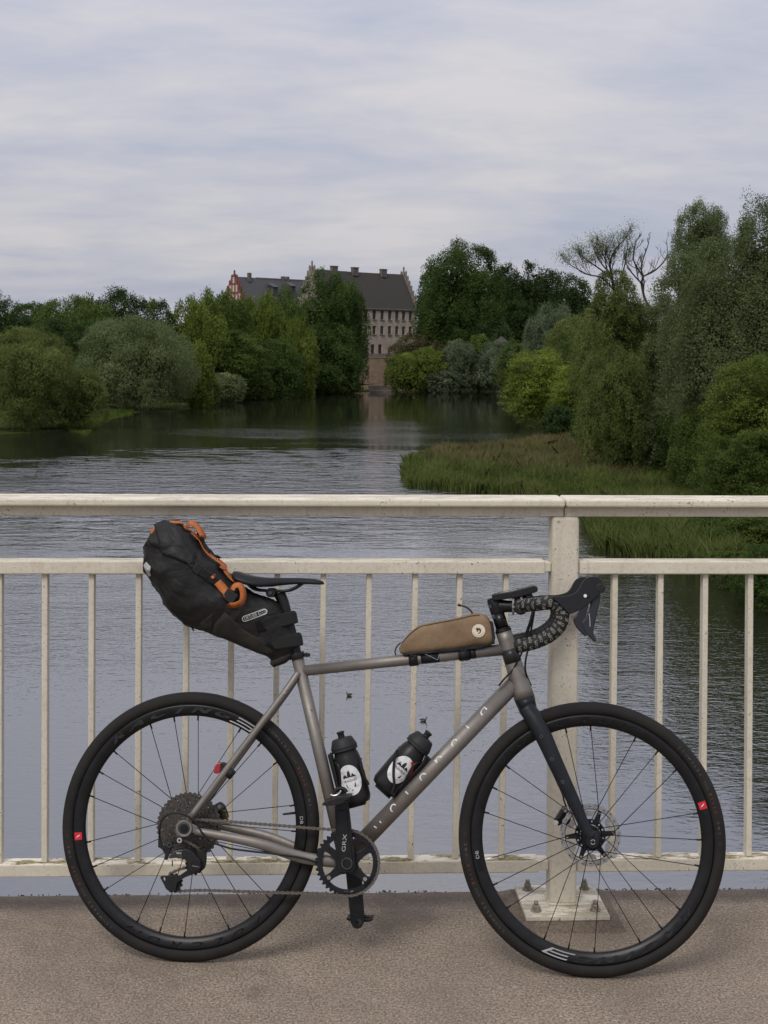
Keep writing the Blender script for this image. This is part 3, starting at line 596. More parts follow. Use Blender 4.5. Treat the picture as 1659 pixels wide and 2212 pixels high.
def crown_points(rng, W, D, H, N, style):
    """Leaf positions in a W x D x H crown standing on z=0, grown bough by bough and spray by spray."""
    dome = style in ('bush', 'willow', 'spray')
    K = {'round': 30, 'oak': 38, 'bush': 30, 'willow': 34, 'spray': 38, 'poplar': 38, 'crown': 26}[style]
    k_ = np.arange(K) + .5; ph = np.arccos(1 - 2 * k_ / K); th = PI * (1 + 5 ** .5) * k_ + rng.uniform(0, 6)
    d = nrmz(np.stack([np.cos(th) * np.sin(ph), np.sin(th) * np.sin(ph), np.cos(ph)], 1) + rng.normal(0, .13, (K, 3)))
    pw = 2.5 if style != 'poplar' else 2.2
    rho = lambda v: (np.hypot(v[..., 0], v[..., 1]) ** pw + np.abs(v[..., 2]) ** pw) ** (1 / pw)
    d = d / rho(d)[:, None]                          # fuller than an ellipsoid
    rad = rng.uniform(.58, .74, (len(d), 1)); lc = d * rad
    lr = rng.uniform(.27, .38, len(d)) * (.82 if style == 'oak' else 1.0)
    if dome:                                        # skirts that reach the ground
        low = lc[:, 2] < 0; lc[low, :2] *= 1.12; lc[low, 2] *= .95
    if style == 'poplar': lc[:, 2] *= 1.05; lr *= .8
    lc = np.vstack([lc, rng.normal(size=(6, 3)) * .22]); lr = np.append(lr, np.full(6, .45))
    ltint = rng.normal(.5, .14, len(lc))
    S = 26; outw = nrmz(lc + 1e-6)
    sub_d = nrmz(rng.normal(size=(len(lc), S, 3)) * .75 + outw[:, None, :] * .75 + np.array([0, 0, .62])); sub_c = lc[:, None, :] + sub_d * lr[:, None, None] * rng.uniform(.82, 1.06, (len(lc), S, 1))
    if style == 'poplar': sub_c[..., 2] += np.abs(rng.normal(0, .06, (len(lc), S)))
    stint = ltint[:, None] + rng.normal(0, .11, (len(lc), S))
    p = lr ** 2; li = rng.choice(len(lc), N, p=p / p.sum()); si = rng.integers(0, S, N)
    c = sub_c[li, si]; sr = lr[li] * .42
    off = nrmz(rng.normal(size=(N, 3))) * rng.uniform(0, 1, (N, 1)) ** .5
    if style == 'willow': off[:, 2] -= .45 * rng.uniform(0, 1, N) ** 2
    if style == 'poplar': off *= np.array([.75, .75, 1.35])
    if style == 'spray': off *= np.array([1.3, 1.3, .42])
    q = c + off * sr[:, None]
    rq = rho(q); lim = 1.0 + (.15 if style in ('crown', 'oak') else .08) * np.sin(q[:, 0] * 7 + q[:, 2] * 5 + rng.uniform(0, 6)) * np.sin(q[:, 1] * 6 + q[:, 2] * 8)
    if style not in ('poplar', 'spray'): q *= np.where(rq > lim, lim / rq * rng.uniform(.93, 1.03, N), 1.0)[:, None]
    nr = nrmz(nrmz(q - lc[li]) * .7 + np.array([0, 0, .28]) + rng.normal(size=(N, 3)) * .32)
    ax = nrmz(rng.normal(size=(N, 3)) + nrmz(q) * .6)
    if style == 'willow': ax = nrmz(nrmz(q) * np.array([.55, .55, .2]) + np.array([0, 0, -.6]) + rng.normal(size=(N, 3)) * .55)
    if style == 'poplar': ax = nrmz(nrmz(q) * .5 + np.array([0, 0, .7]) + rng.normal(size=(N, 3)) * .5)
    if style == 'spray': ax = nrmz(nrmz(q) * np.array([1, 1, .1]) + np.array([0, 0, -.12]) + rng.normal(size=(N, 3)) * .5); nr = nrmz(nr * .4 + np.array([0, 0, 1.0]))
    tint = stint[li, si] + rng.normal(0, .09, N)
    ni = N // 7; q[:ni] = nrmz(rng.normal(size=(ni, 3))) * rng.uniform(.2, .72, (ni, 1)); tint[:ni] = rng.uniform(.3, .6, ni)
    lo, hi = np.percentile(q, .4, axis=0), np.percentile(q, 99.6, axis=0)
    if not dome: lo[2] = np.percentile(q[:, 2], 4)
    sc = np.array([W, D, H]) / (hi - lo); base = np.array([(lo[0] + hi[0]) / 2, (lo[1] + hi[1]) / 2, lo[2]])
    P = (q - base) * sc; lcw = (lc - base) * sc
    P[:, 2] = np.where(P[:, 2] < 0, rng.uniform(0, .08, N) * H, P[:, 2])
    return P, ax, nr, tint, ni, lcw, lr
def limbs(mb, rng_, base, top, r0, targets):
    trunk = smooth_path([base, lerp(Vector(base), Vector(top), .35) + Vector((rng_.uniform(-.3, .3), rng_.uniform(-.3, .3), 0)), lerp(Vector(base), Vector(top), .7), top], 4)
    mb.tube(trunk, [r0 * 1.35, r0, r0 * .75, r0 * .3], 8)
    for tg in targets:
        st = trunk[int(len(trunk) * rng_.uniform(.3, .7))]; md = lerp(st, Vector(tg), .5) + Vector((0, 0, .05 * (Vector(tg) - st).length))
        mb.tube(smooth_path([st, md, tg], 3), [r0 * .45, r0 * .28, r0 * .08], 5)
TREE_N = [0]; WF_ = 1.12
def tree(name, label, cat, u, vtop, d, wpx, style, lm, group, seed, dens=1.0, leaf=1.0, stem=.18, base=None, depth=None, sink=.0):
    """A tree or shrub that stands d metres off, its top at vtop and its crown wpx wide as measured on the photograph."""
    rng = np.random.default_rng(seed); pr = random.Random(seed)
    p = at(u, vtop, d); bz = float(ground_z(p.x, p.y)) if base is None else base
    bz = max(bz, WATER_Z - .1) - sink
    H = p.z - bz; W = wpx * WF_ * d / F; D = depth or min(W * 1.05, H * 1.3)
    root = empty(name, label, cat, Matrix.Translation((p.x, p.y, bz)) @ Matrix.Rotation(pr.uniform(-.4, .4), 4, 'Z'), group)
    full = style in ('bush', 'willow', 'spray'); c0 = 0 if full else stem * H
    px = (H - c0) * W * (F / d * 768 / 1659) ** 2; N_ = int(min(110000, max(5000, px * 5.5 * dens)))
    N_ = min(N_, 70000) if dens <= 1 else N_
    P, ax, nr, tint, ni, lc, lr = crown_points(rng, W, D, H - c0, N_, style)
    P[:, 2] += c0; lc[:, 2] += c0
    s0 = leaf * max(.10, 1.95 * d / 1479) * min(1.5, max(.8, math.sqrt(px * 5.0 / N_)))
    ln = s0 * rng.uniform(.7, 1.4, N_) * (1.35 if style in ('willow', 'poplar') else 1.0); wd_ = s0 * rng.uniform(.45, .75, N_) * (.55 if style == 'willow' else .9)
    ln[:ni] *= 2.3; wd_[:ni] *= 2.6
    o = bpy.data.objects.new('crown' if cat == 'tree' else 'foliage', leaf_quads('crown', P, ax, nr, ln, wd_, tint, LM[lm])); COL.objects.link(o); o.parent = root
    mb = MB(); tg = [tuple(lc[i] * np.array([.8, .8, .9])) for i in rng.choice(len(lc) - 1, 6, replace=False)]
    limbs(mb, pr, (0, 0, -.4), (pr.uniform(-.3, .3), pr.uniform(-.3, .3), H * .72), max(.05, H * .022), tg)
    mb.build('trunk' if cat == 'tree' else 'stem', M_bark, root); TREE_N[0] += 1; return root
LB, RB, FB = 'trees along the left bank', 'trees along the right bank', 'trees around the castle'
S_ = 'shrubs along the river banks'
# ---- left bank, far row to near
T = [
 ('tree', 'low hazy tree farthest left on the skyline beside the dark leftmost tree', 75, 657, 520, 130, 'round', 'deep', LB),
 ('tree', 'dark round tree at the left edge of the skyline behind the yellow-green willow', 8, 641, 330, 120, 'oak', 'dark', LB),
 ('tree', 'mid green broad tree left of the tallest dark tree on the left bank', 145, 643, 345, 130, 'round', 'mid', LB),
 ('tree', 'tree with bright upright twigs just left of the tallest dark left-bank tree', 195, 650, 335, 100, 'poplar', 'mid', LB),
 ('tree', 'tallest dark dense tree on the left bank, behind the big round willow', 262, 627, 360, 140, 'oak', 'dark', LB),
 ('tree', 'dark narrow tree between the tallest left-bank tree and the yellow-green poplars', 338, 650, 350, 90, 'round', 'deep', LB),
 ('tree', 'dark shadowy tree filling the gap behind both left willows', 130, 690, 318, 150, 'oak', 'dark', LB),
 ('tree', 'yellow-green feathery poplar left of the red castle gable', 430, 636, 352, 130, 'poplar', 'light', LB),
 ('tree', 'green poplar standing just below the red castle gable', 490, 636, 362, 110, 'poplar', 'mid', LB),
 ('tree', 'yellow-green poplar in front of the slate castle roof', 560, 640, 385, 110, 'poplar', 'light', LB),
 ('tree', 'green poplar touching the dark ivy tree in front of the castle', 622, 632, 402, 105, 'poplar', 'mid', LB),
 ('tree', 'drooping light green tree at the water below the slate castle roof', 500, 715, 355, 150, 'spray', 'mid', LB),
 ('tree', 'bright mid-height poplar at the water between the castle wings', 625, 693, 385, 110, 'poplar', 'light', LB),
 ('tree', 'dark spreading tree over the water left of the ivy tree', 575, 735, 372, 150, 'round', 'deep', LB),
 ('tree', 'tall dark ivy-clad tree with two domes hiding the castle front', 702, 588, 418, 108, 'oak', 'deep', LB),
 ('tree', 'lower dome of dark foliage right of the ivy tree before the castle roof', 748, 606, 424, 88, 'oak', 'deep', LB),
 ('tree', 'dark lower tree at the water beneath the ivy tree', 712, 700, 412, 125, 'round', 'deep', LB),
 ('willow_tree', 'yellow-green weeping willow at the left edge by the water', 62, 710, 224, 195, 'willow', 'olive', LB),
 ('willow_tree', 'large round grey-green willow standing over the water on the left bank', 297, 686, 296, 228, 'willow', 'willow', LB),
 ('willow_tree', 'low olive willow leaning right beside the leftmost willow', 172, 800, 228, 110, 'willow', 'olive', LB),
 ('shrub', 'small yellow-green shrub at the right shoulder of the round willow', 428, 742, 312, 62, 'poplar', 'light', S_),
 ('shrub', 'green waterside shrub right of the round willow', 442, 812, 318, 70, 'spray', 'mid', S_),
 ('shrub', 'pale green waterside shrub between round willow and dark poplars', 490, 806, 338, 75, 'bush', 'willow', S_),
 ('shrub', 'bright green waterside shrub under the drooping left-bank tree', 552, 800, 360, 70, 'bush', 'mid', S_),
 ('shrub', 'dark waterside shrub beside the stone landing steps', 742, 802, 414, 62, 'bush', 'deep', S_),
 ('shrub', 'dark shrub at the water in the shadow of the yellow-green poplars', 600, 795, 372, 90, 'bush', 'deep', S_),
 ('shrub', 'dark shrub at the water below the tall ivy tree', 680, 785, 402, 110, 'bush', 'deep', S_),
 ('shrub', 'shaded shrub behind the round willow at its right', 395, 770, 330, 90, 'bush', 'deep', S_),
 ('tree', 'dark green filler tree behind the poplars left of the castle', 470, 668, 378, 150, 'round', 'deep', LB),
 ('tree', 'dark green tree between the bright poplars below the castle roofs', 590, 668, 398, 130, 'round', 'deep', LB),
 ('tree', 'dark tree behind the gap between the two left willows', 205, 690, 325, 120, 'round', 'deep', LB),
 # ---- around the castle
 ('tree', 'huge rounded plane tree right of the castle', 998, 526, 462, 176, 'round', 'deep', FB),
 ('tree', 'left shoulder of foliage beside the right castle gable', 938, 580, 470, 66, 'round', 'deep', FB),
 ('tree', 'lower right dome of foliage against the huge plane tree', 1030, 590, 455, 120, 'round', 'deep', FB),
 ('tree', 'dark narrow tree between the plane tree and the skyline oak', 1100, 573, 478, 75, 'oak', 'dark', FB),
 ('tree', 'dark crinkled oak on the skyline right of the plane tree', 1160, 570, 475, 105, 'oak', 'dark', FB),
 ('tree', 'dark flat-topped oak behind the half-dead willow', 1240, 596, 465, 110, 'oak', 'dark', FB),
 ('tree', 'dark tree filling the hollow above the garden pavilion', 1125, 650, 462, 130, 'oak', 'dark', FB),
 ('hedge', 'brownish clipped hedge on the terrace right of the castle doors', 905, 722, 452, 125, 'bush', 'rust', S_),
 ('shrub', 'bright green shrub right of the stone landing steps', 880, 764, 424, 84, 'bush', 'light', S_),
 ('shrub', 'yellow-green shrub below the brownish terrace hedge', 922, 752, 428, 85, 'bush', 'light', S_),
 ('shrub', 'low grey-green shrub at the far waterline below the hedge', 955, 800, 424, 80, 'bush', 'gray', S_),
 ('willow_tree', 'grey willow at the far waterline below the plane tree', 995, 736, 428, 75, 'willow', 'gray', FB),
 ('shrub', 'green bushy shrub between the two grey far-bank willows', 1036, 724, 432, 62, 'bush', 'mid', S_),
 ('willow_tree', 'grey willow in front of the garden pavilion', 1078, 738, 424, 85, 'willow', 'gray', FB),
 ('tree', 'dark tree standing behind the two grey far-bank willows', 1055, 690, 448, 120, 'round', 'dark', FB),
 # ---- right bank
 ('willow_tree', 'shaded willow between the bright maple and the half-dead tree', 1255, 735, 250, 120, 'willow', 'deep', RB),
 ('willow_tree', 'deep green willow behind the reeds left of the grey-green bush', 1340, 760, 190, 110, 'willow', 'deep', RB),
 ('willow_tree', 'grey-green willow below the dark skyline oak', 1190, 660, 330, 110, 'willow', 'gray', RB),
 ('tree', 'olive tree at the water left of the bright yellow-green tree', 1122, 738, 345, 90, 'spray', 'mid', RB),
 ('willow_tree', 'olive green willow above the bright yellow-green tree', 1235, 688, 285, 120, 'willow', 'olive', RB),
 ('tree', 'bright yellow-green maple leaning over the water on the right bank', 1178, 757, 240, 160, 'spray', 'lime', RB),
 ('tree', 'lower yellow-green branches right of the bright maple', 1268, 790, 222, 150, 'spray', 'lime', RB),
 ('shrub', 'dark ivy clump at the waterline below the bright maple', 1206, 874, 206, 62, 'bush', 'dark', S_),
 ('shrub', 'dark low willow shrub at the back edge of the reeds', 1305, 880, 186, 125, 'bush', 'deep', S_),
 ('willow_tree', 'low olive willow covering the foot of the half-dead willow', 1328, 748, 145, 140, 'willow', 'olive', RB),
 ('willow_tree', 'olive willow below the half-dead tree', 1315, 655, 215, 150, 'willow', 'olive', RB),
 ('willow_tree', 'shaded olive willow behind the grey-green bush on the right bank', 1388, 655, 152, 140, 'crown', 'olive', RB),
 ('willow_tree', 'tall grey-green bush willow standing behind the reeds', 1420, 775, 168, 160, 'willow', 'willow', RB),
 ('shrub', 'round grey-green shrub at the back of the grass below the right-bank willows', 1395, 850, 146, 120, 'bush', 'willow', S_),
 ('shrub', 'dark shrub in the shade beneath the great right-hand willow', 1490, 845, 142, 120, 'bush', 'deep', S_),
 ('shrub', 'green shrub at the foot of the willows left of the layered right-edge maple', 1512, 880, 119, 120, 'bush', 'mid', S_),
 ('shrub', 'shaded shrub behind the layered right-edge maple', 1580, 860, 118, 130, 'bush', 'deep', S_),
 ('willow_tree', 'great willow dome at the right, behind the near maple', 1560, 518, 122, 240, 'crown', 'willow', RB),
 ('willow_tree', 'shaded willow filling the wall of foliage left of the great right-hand willow', 1470, 640, 150, 170, 'crown', 'willow', RB),
 ('willow_tree', 'dark inner willow behind the great right-hand willow at the edge', 1640, 600, 142, 230, 'willow', 'deep', RB),
 ('willow_tree', 'tall upper crown rising above the great right-hand willow', 1518, 441, 130, 118, 'crown', 'willow', RB),
 ('willow_tree', 'tallest willow cut by the right edge of the picture', 1672, 418, 120, 180, 'crown', 'willow', RB),
 ('willow_tree', 'dark lower willow between great dome and near maple', 1545, 740, 140, 150, 'willow', 'willow', RB),
 ('tree', 'bright green maple with layered sprays at the right edge', 1650, 775, 106, 240, 'spray', 'light', RB),
 ('shrub', 'low green maple shrub below the layered right-edge maple', 1615, 930, 102, 200, 'spray', 'mid', S_),
 ('shrub', 'bright leafy shrub seen under the handrail at the right edge', 1612, 1105, 92, 150, 'spray', 'mid', S_),
 ('shrub', 'dark leafy shrub under the handrail beside the reeds', 1520, 1120, 96, 90, 'bush', 'deep', S_),
 ('shrub', 'dark low shrub on the bank beneath the middle rail at the right edge', 1690, 1180, 74, 190, 'bush', 'deep', S_),
 ('shrub', 'low green shrub at the right waterline between reeds and leafy shrubs', 1580, 1190, 86, 130, 'bush', 'mid', S_),
 ('shrub', 'low leafy shrub overhanging the water below the middle rail', 1640, 1205, 80, 170, 'spray', 'mid', S_),
]
# these carry a canopy that starts well above ground or thicker leaf cover
for i, (nm, lb, u, vt, d, w_, st, lm, gp) in enumerate(T):
    cat = {'willow_tree': 'tree', 'tree': 'tree', 'shrub': 'shrub', 'hedge': 'hedge'}[nm]
    near = d < 170
    tree(nm, lb, cat, u, vt, d, w_, st, lm, gp, 100 + i, dens=1.6 if st == 'crown' else 1.0, leaf=1.0 if near else 1.0, stem=(.60 if w_ == 118 else .28) if st == 'crown' else 0)

# the woods go on along both banks beyond the picture's edges: one mass
def woods(name, spots, lm, seed):
    rng = np.random.default_rng(seed); A = [[] for _ in range(6)]
    for u, vt, d, wpx, st in spots:
        p = at(u, vt, d); bz = float(ground_z(p.x, p.y)); H, W, n = p.z - bz, wpx * d / F, 14000
        P, ax, nr, tint, ni, lc, lr = crown_points(rng, W, W, H, n, st); s0 = .0045 * d
        for a, v in zip(A, (P + np.array([p.x, p.y, bz]), ax, nr, s0 * rng.uniform(.7, 1.4, n), s0 * rng.uniform(.4, .7, n), tint)): a.append(v)
    P, ax, nr, ln, wd_, tint = [np.concatenate(a) for a in A]
    o = bpy.data.objects.new(name, leaf_quads(name, P, ax, nr, ln, wd_, tint, LM[lm])); COL.objects.link(o); tag(o, kind='stuff')
woods('woods', [(-140, 690, 300, 180, 'bush'), (-330, 650, 330, 260, 'round'), (-560, 680, 280, 260, 'bush'), (-820, 640, 320, 300, 'round'), (1900, 470, 140, 280, 'willow'), (2140, 430, 150, 320, 'willow'), (2400, 560, 125, 300, 'bush'), (2700, 450, 150, 380, 'round')], 'deep', 77)

# ---- bare and half-bare trees
def branch(mb, rg, p, dr, ln, r, depth, tips, up=.22, spread=.55):
    pts = [p]; d = Vector(dr).normalized(); n = 5
    for k in range(n):
        d = (d + Vector((rg.gauss(0, .13), rg.gauss(0, .13), rg.gauss(0, .10) + up * .4))).normalized(); pts.append(pts[-1] + d * ln / n)
    mb.tube(smooth_path(pts, 2), [r, r * .8, r * .5], 6 if r > .06 else 4)
    tips.append((pts[-1], d))
    if depth == 0: return
    r = max(r, .016)
    for k in range(rg.choice((2, 3, 4))):
        i = rg.choice((2, 3, 4, 5)); side = Vector((rg.gauss(0, 1), rg.gauss(0, .8), rg.gauss(0, .5))); nd = (d + side.normalized() * spread + Vector((0, 0, up))).normalized()
        branch(mb, rg, pts[i], nd, ln * rg.uniform(.55, .78), r * .58, depth - 1, tips, up, spread)
def bare_tree(label, stems, d, seed, depth, leaf_n=0, lm='olive', skirt=None):
    rg = random.Random(seed); u0, v0 = stems[0][0]; b = at(u0, v0, d); gz = float(ground_z(b.x, b.y))
    root = empty('bare_tree', label, 'tree', Matrix.Translation((b.x, b.y, gz)), 'bare trees on the right bank'); org = Vector((b.x, b.y, gz)); mb = MB(); tips = []
    first = at(u0, v0, d) - org; K_ = d / 200; mb.tube([(0, 0, -.3), first * .5 + Vector((.3, 0, 0)), first], [.42 * K_, .36 * K_, .30 * K_], 8)
    for st in stems:
        pts = [at(u, v, d + rg.uniform(-.6, .6)) - org for u, v in st]; L = sum((pts[i + 1] - pts[i]).length for i in range(len(pts) - 1)); r0 = (.20 if len(st) > 5 else .12) * K_
        sp = smooth_path(pts, 4); mb.tube(sp, [r0, r0 * .75, r0 * .35], 7); m = len(sp)
        for k in range(max(5, int(L * .8))):
            i = rg.randrange(m // 3, m - 1); t = (sp[i + 1] - sp[i]).normalized(); f = 1 - i / m
            nd = (t + Vector((rg.gauss(0, .8), rg.gauss(0, .6), rg.gauss(.15, .4)))).normalized(); branch(mb, rg, sp[i], nd, L * rg.uniform(.10, .20) * (.6 + f), r0 * (.22 + .3 * f), depth, tips)
        branch(mb, rg, sp[-1], (sp[-1] - sp[-3]).normalized(), L * .10, r0 * .33, depth, tips)
    mb.build('trunk', M_dead, root)
    if skirt:
        u, v0_, v1_, w_ = skirt; rng = np.random.default_rng(seed + 50); c0, c1 = at(u, v0_, d) - org, at(u, v1_, d) - org; n = 20000
        P, ax, nr, tint, ni, lcw, lr = crown_points(rng, w_ * d / F, w_ * d / F, c0.z - c1.z, n, 'willow'); P += np.array([c1.x, c1.y, c1.z]); s0 = .17
        o = bpy.data.objects.new('crown', leaf_quads('crown', P, ax, nr, s0 * 1.4 * rng.uniform(.7, 1.3, n), s0 * .5 * rng.uniform(.7, 1.3, n), tint, LM[lm])); COL.objects.link(o); o.parent = root
    if leaf_n:
        rng = np.random.default_rng(seed); low = [t for t, _ in tips if rg.random() < .35]; c = np.array([rng.choice(len(low)) for _ in range(leaf_n)]); q = np.array([tuple(low[i]) for i in c]) + rng.normal(size=(leaf_n, 3)) * np.array([.5, .5, .42])
        ax = nrmz(rng.normal(size=(leaf_n, 3)) + np.array([0, 0, -.6])); nr = nrmz(rng.normal(size=(leaf_n, 3)) + np.array([0, 0, .5]))
        s0 = .15; o = bpy.data.objects.new('crown', leaf_quads('crown', q, ax, nr, s0 * rng.uniform(.7, 1.3, leaf_n), s0 * .4 * rng.uniform(.7, 1.3, leaf_n), rng.uniform(.2, .9, leaf_n), LM[lm])); COL.objects.link(o); o.parent = root
bare_tree('bare dead tree with black forked limbs against the sky', [[(1412, 684), (1404, 667), (1392, 642), (1386, 612), (1389, 597), (1378, 581), (1368, 558), (1372, 529)], [(1389, 597), (1385, 577), (1392, 551), (1400, 529), (1402, 516)], [(1389, 597), (1412, 586), (1430, 570), (1441, 551), (1440, 520)], [(1386, 612), (1368, 593), (1355, 575), (1350, 555)]], 192, 5, 2)
bare_tree('half-dead willow with bare branch tips and thin leaves', [[(1332, 700), (1330, 650), (1322, 600), (1318, 566), (1332, 536), (1348, 519)], [(1330, 640), (1345, 592), (1352, 558), (1356, 525)], [(1325, 625), (1300, 600), (1270, 593), (1240, 577), (1222, 566)], [(1320, 592), (1300, 570), (1285, 543), (1290, 525)], [(1322, 600), (1290, 577), (1262, 558), (1250, 548)], [(1325, 615), (1310, 577), (1308, 548), (1318, 525)]], 150, 11, 3, 7000, 'olive', (1328, 585, 760, 105))

# ---- reeds and tall grass on the near right bank (nobody could count the blades: one object per kind)
def blades(name, poly, n, h0, h1, lm, seed, width=.05, zig=.0, lean=.28):
    rng = np.random.default_rng(seed); Pn = np.array(poly); mn, mx = Pn.min(0), Pn.max(0); pts = []
    while sum(len(p) for p in pts) < n:
        q = rng.uniform(mn, mx, (n * 2, 2)); ins = np.zeros(len(q), bool)
        for (ax, ay), (bx, by) in zip(Pn, np.roll(Pn, -1, 0)): ins ^= ((ay > q[:, 1]) != (by > q[:, 1])) & (q[:, 0] < ax + (q[:, 1] - ay) / (by - ay + 1e-12) * (bx - ax))
        pts.append(q[ins])
    q = np.vstack(pts)[:n]; z = np.maximum(ground_z(q[:, 0], q[:, 1]), WATER_Z - .15)
    cl = np.array([noise.noise(Vector((x * .35, y * .12, 3))) for x, y in q]); h = lerp(h0, h1, np.clip(.5 + cl * .7 + rng.normal(0, .24, n), 0, 1.3))
    ln = rng.normal(0, lean, (n, 2)) + np.array([.10, -.02]); wdt = width * rng.uniform(.7, 1.5, n)
    a = rng.uniform(-.7, .7, n); sx, sy = np.cos(a) * wdt, np.sin(a) * wdt
    b0 = np.stack([q[:, 0], q[:, 1], z], 1); md = b0 + np.stack([ln[:, 0] * h * .3, ln[:, 1] * h * .3, h * .6], 1); tp = b0 + np.stack([ln[:, 0] * h, ln[:, 1] * h, h * (1 - .25 * np.hypot(*ln.T))], 1)
    s = np.stack([sx, sy, np.zeros(n)], 1); V = np.stack([b0 - s * .8, b0 + s * .8, md + s, tp, md - s], 1).astype(np.float32)
    me = bpy.data.meshes.new(name); me.vertices.add(5 * n); me.vertices.foreach_set('co', V.ravel()); me.loops.add(5 * n); me.loops.foreach_set('vertex_index', np.arange(5 * n, dtype=np.int32)); me.polygons.add(n)
    me.polygons.foreach_set('loop_start', np.arange(0, 5 * n, 5, dtype=np.int32)); t = me.attributes.new('tint', 'FLOAT', 'FACE'); t.data.foreach_set('value', np.clip(.5 + cl * .5 + rng.normal(0, .2, n), 0, 1).astype(np.float32))
    me.update(); me.validate(); me.materials.append(LM[lm]); o = bpy.data.objects.new(name, me); COL.objects.link(o); return tag(o, kind='stuff')
LM['reed'] = leaf_mat('reed_blades', (.105, .142, .038), (.195, .205, .072)); LM['tan'] = leaf_mat('dry_reed_heads', (.15, .125, .06), (.23, .185, .095)); LM['grass'] = leaf_mat('tall_grass', (.075, .115, .022), (.14, .20, .04))
tip = [wp(868, 1030), wp(876, 1005), wp(900, 994), wp(1000, 985), wp(1180, 966), wp(1300, 958), wp(1310, 1085), wp(1262, 1122), wp(1200, 1090), wp(1130, 1073), wp(1000, 1064), wp(878, 1054)]
blades('reeds', tip, 62000, .8, 1.9, 'reed', 1, .034, lean=.36)
blades('dry_reeds', [wp(900, 1000), wp(1000, 984), wp(1190, 964), wp(1420, 955), wp(1380, 1060), wp(1150, 1050), wp(960, 1030)], 11000, 1.4, 2.5, 'tan', 2, .026, lean=.4)
blades('tall_grass', [wp(1200, 966), wp(1560, 940), wp(1760, 960), wp(1760, 1100), wp(1500, 1120), wp(1270, 1100)], 52000, .8, 1.8, 'grass', 3, .036)
blades('near_reeds', [wp(1258, 1120), wp(1290, 1185), wp(1380, 1214), wp(1520, 1240), wp(1600, 1230), wp(1600, 1080), wp(1330, 1078)], 30000, 1.0, 2.1, 'reed', 4, .030, lean=.42)
blades('bank_grass', [wp(185, 938), wp(232, 908), wp(285, 893), wp(300, 880), wp(190, 905), wp(120, 925)], 9000, .2, .5, 'grass', 5, .06)

# ---- two ducks on the water
M_duck = mat('duck_plumage', (.030, .024, .018), .8, col2=(.075, .058, .040), vscale=22); M_dpale = mat('pale_duck_flank', (.30, .26, .20), .8, var=.2, vscale=20); M_bill = mat('duck_bill', (.16, .12, .05), .5)
def duck(u, v, heading, label):
    p = onz(u, v, WATER_Z)
    path = smooth_path([(-.27, 0, .12), (-.20, 0, .085), (-.10, 0, .07), (.02, 0, .07), (.11, 0, .085), (.155, 0, .14), (.165, 0, .20), (.175, 0, .245), (.205, 0, .268), (.235, 0, .262)], 4)
    rad = [(.008, .012), (.035, .05), (.080, .095), (.092, .105), (.075, .080), (.042, .040), (.028, .026), (.034, .030), (.036, .030), (.014, .013)]
    m = len(path); rr_ = [Vector((*lerp(Vector(rad[min(int(i / (m - 1) * 9), 8)]), Vector(rad[min(int(i / (m - 1) * 9), 8) + 1]), i / (m - 1) * 9 - min(int(i / (m - 1) * 9), 8)),)) for i in range(m)]
    b = MB().tube(path, rr_, 14, ref=(0, 0, 1)).build('duck', M_duck); b.matrix_world = Matrix.Translation(p) @ Matrix.Rotation(heading, 4, 'Z') @ Matrix.Scale(.54, 4)
    tag(b, label, 'duck', 'ducks on the river')
    MB().tube([(.225, 0, .262), (.255, 0, .254), (.285, 0, .248)], [(.010, .014), (.008, .016), (.004, .012)], 8, ref=(0, 0, 1)).build('bill', M_bill, b)
    for s in (-1, 1):
        w_ = MB().tube([(-.21, s * .05, .125), (-.10, s * .082, .115), (.03, s * .088, .105), (.09, s * .06, .10)], [(.010, .008), (.05, .022), (.055, .024), (.02, .01)], 10, ref=(0, 0, 1)).build('wing', M_duck, b)
        MB().tube([(-.12, s * .098, .055), (0, s * .104, .06), (.08, s * .076, .07)], [(.008, .004), (.022, .008), (.008, .004)], 8, ref=(0, 0, 1)).build('flank', M_dpale, b)
duck(754, 1503, -2.6, 'duck farther left on the water, between seat tube and bar, turned away')
duck(915, 1558, -.25, 'duck with raised head on the water just above the second bottle')
# ================================================================== BICYCLE
R0 = onz(411, 2077, 0.0); F0 = onz(1283, 2111, 0.0)
LEAN = math.radians(9.0)
EX = (F0 - R0).normalized(); AWAY = Vector((-EX.y, EX.x, 0)); EZ = Vector((0, 0, math.cos(LEAN))) + AWAY * math.sin(LEAN); EY = EZ.cross(EX)
BF = Frame(R0, EX, EY, EZ)                       # bicycle frame of reference: x forward, y to its far (left) side, z up in the leaning plane
def b(*a):                                       # point seen at (u, v), w metres towards the camera from the bicycle's middle plane
    (u, v), r = (a[0], a[1:]) if hasattr(a[0], '__len__') else (a[:2], a[2:])
    return BF.hit(u, v, -(r[0] if r else 0.0))
cA = view(500, 2000, .48222); c2 = view(1500, 2200, .55455); c3 = view(200, 2700, .66305); c4 = view(1100, 2800, .48222); c5 = view(1780, 2700, .66305)
c6 = view(600, 3080, .20795); c7 = view(2100, 3080, .24111); c8 = view(1220, 3000, .31646); c9 = view(1900, 2240, .31344); cB = view(1280, 2860, .26522); cT = view(1400, 2750, .36166)
def bs(f, pts, w=0.0): return [b(f(x, y), w) for x, y in pts]

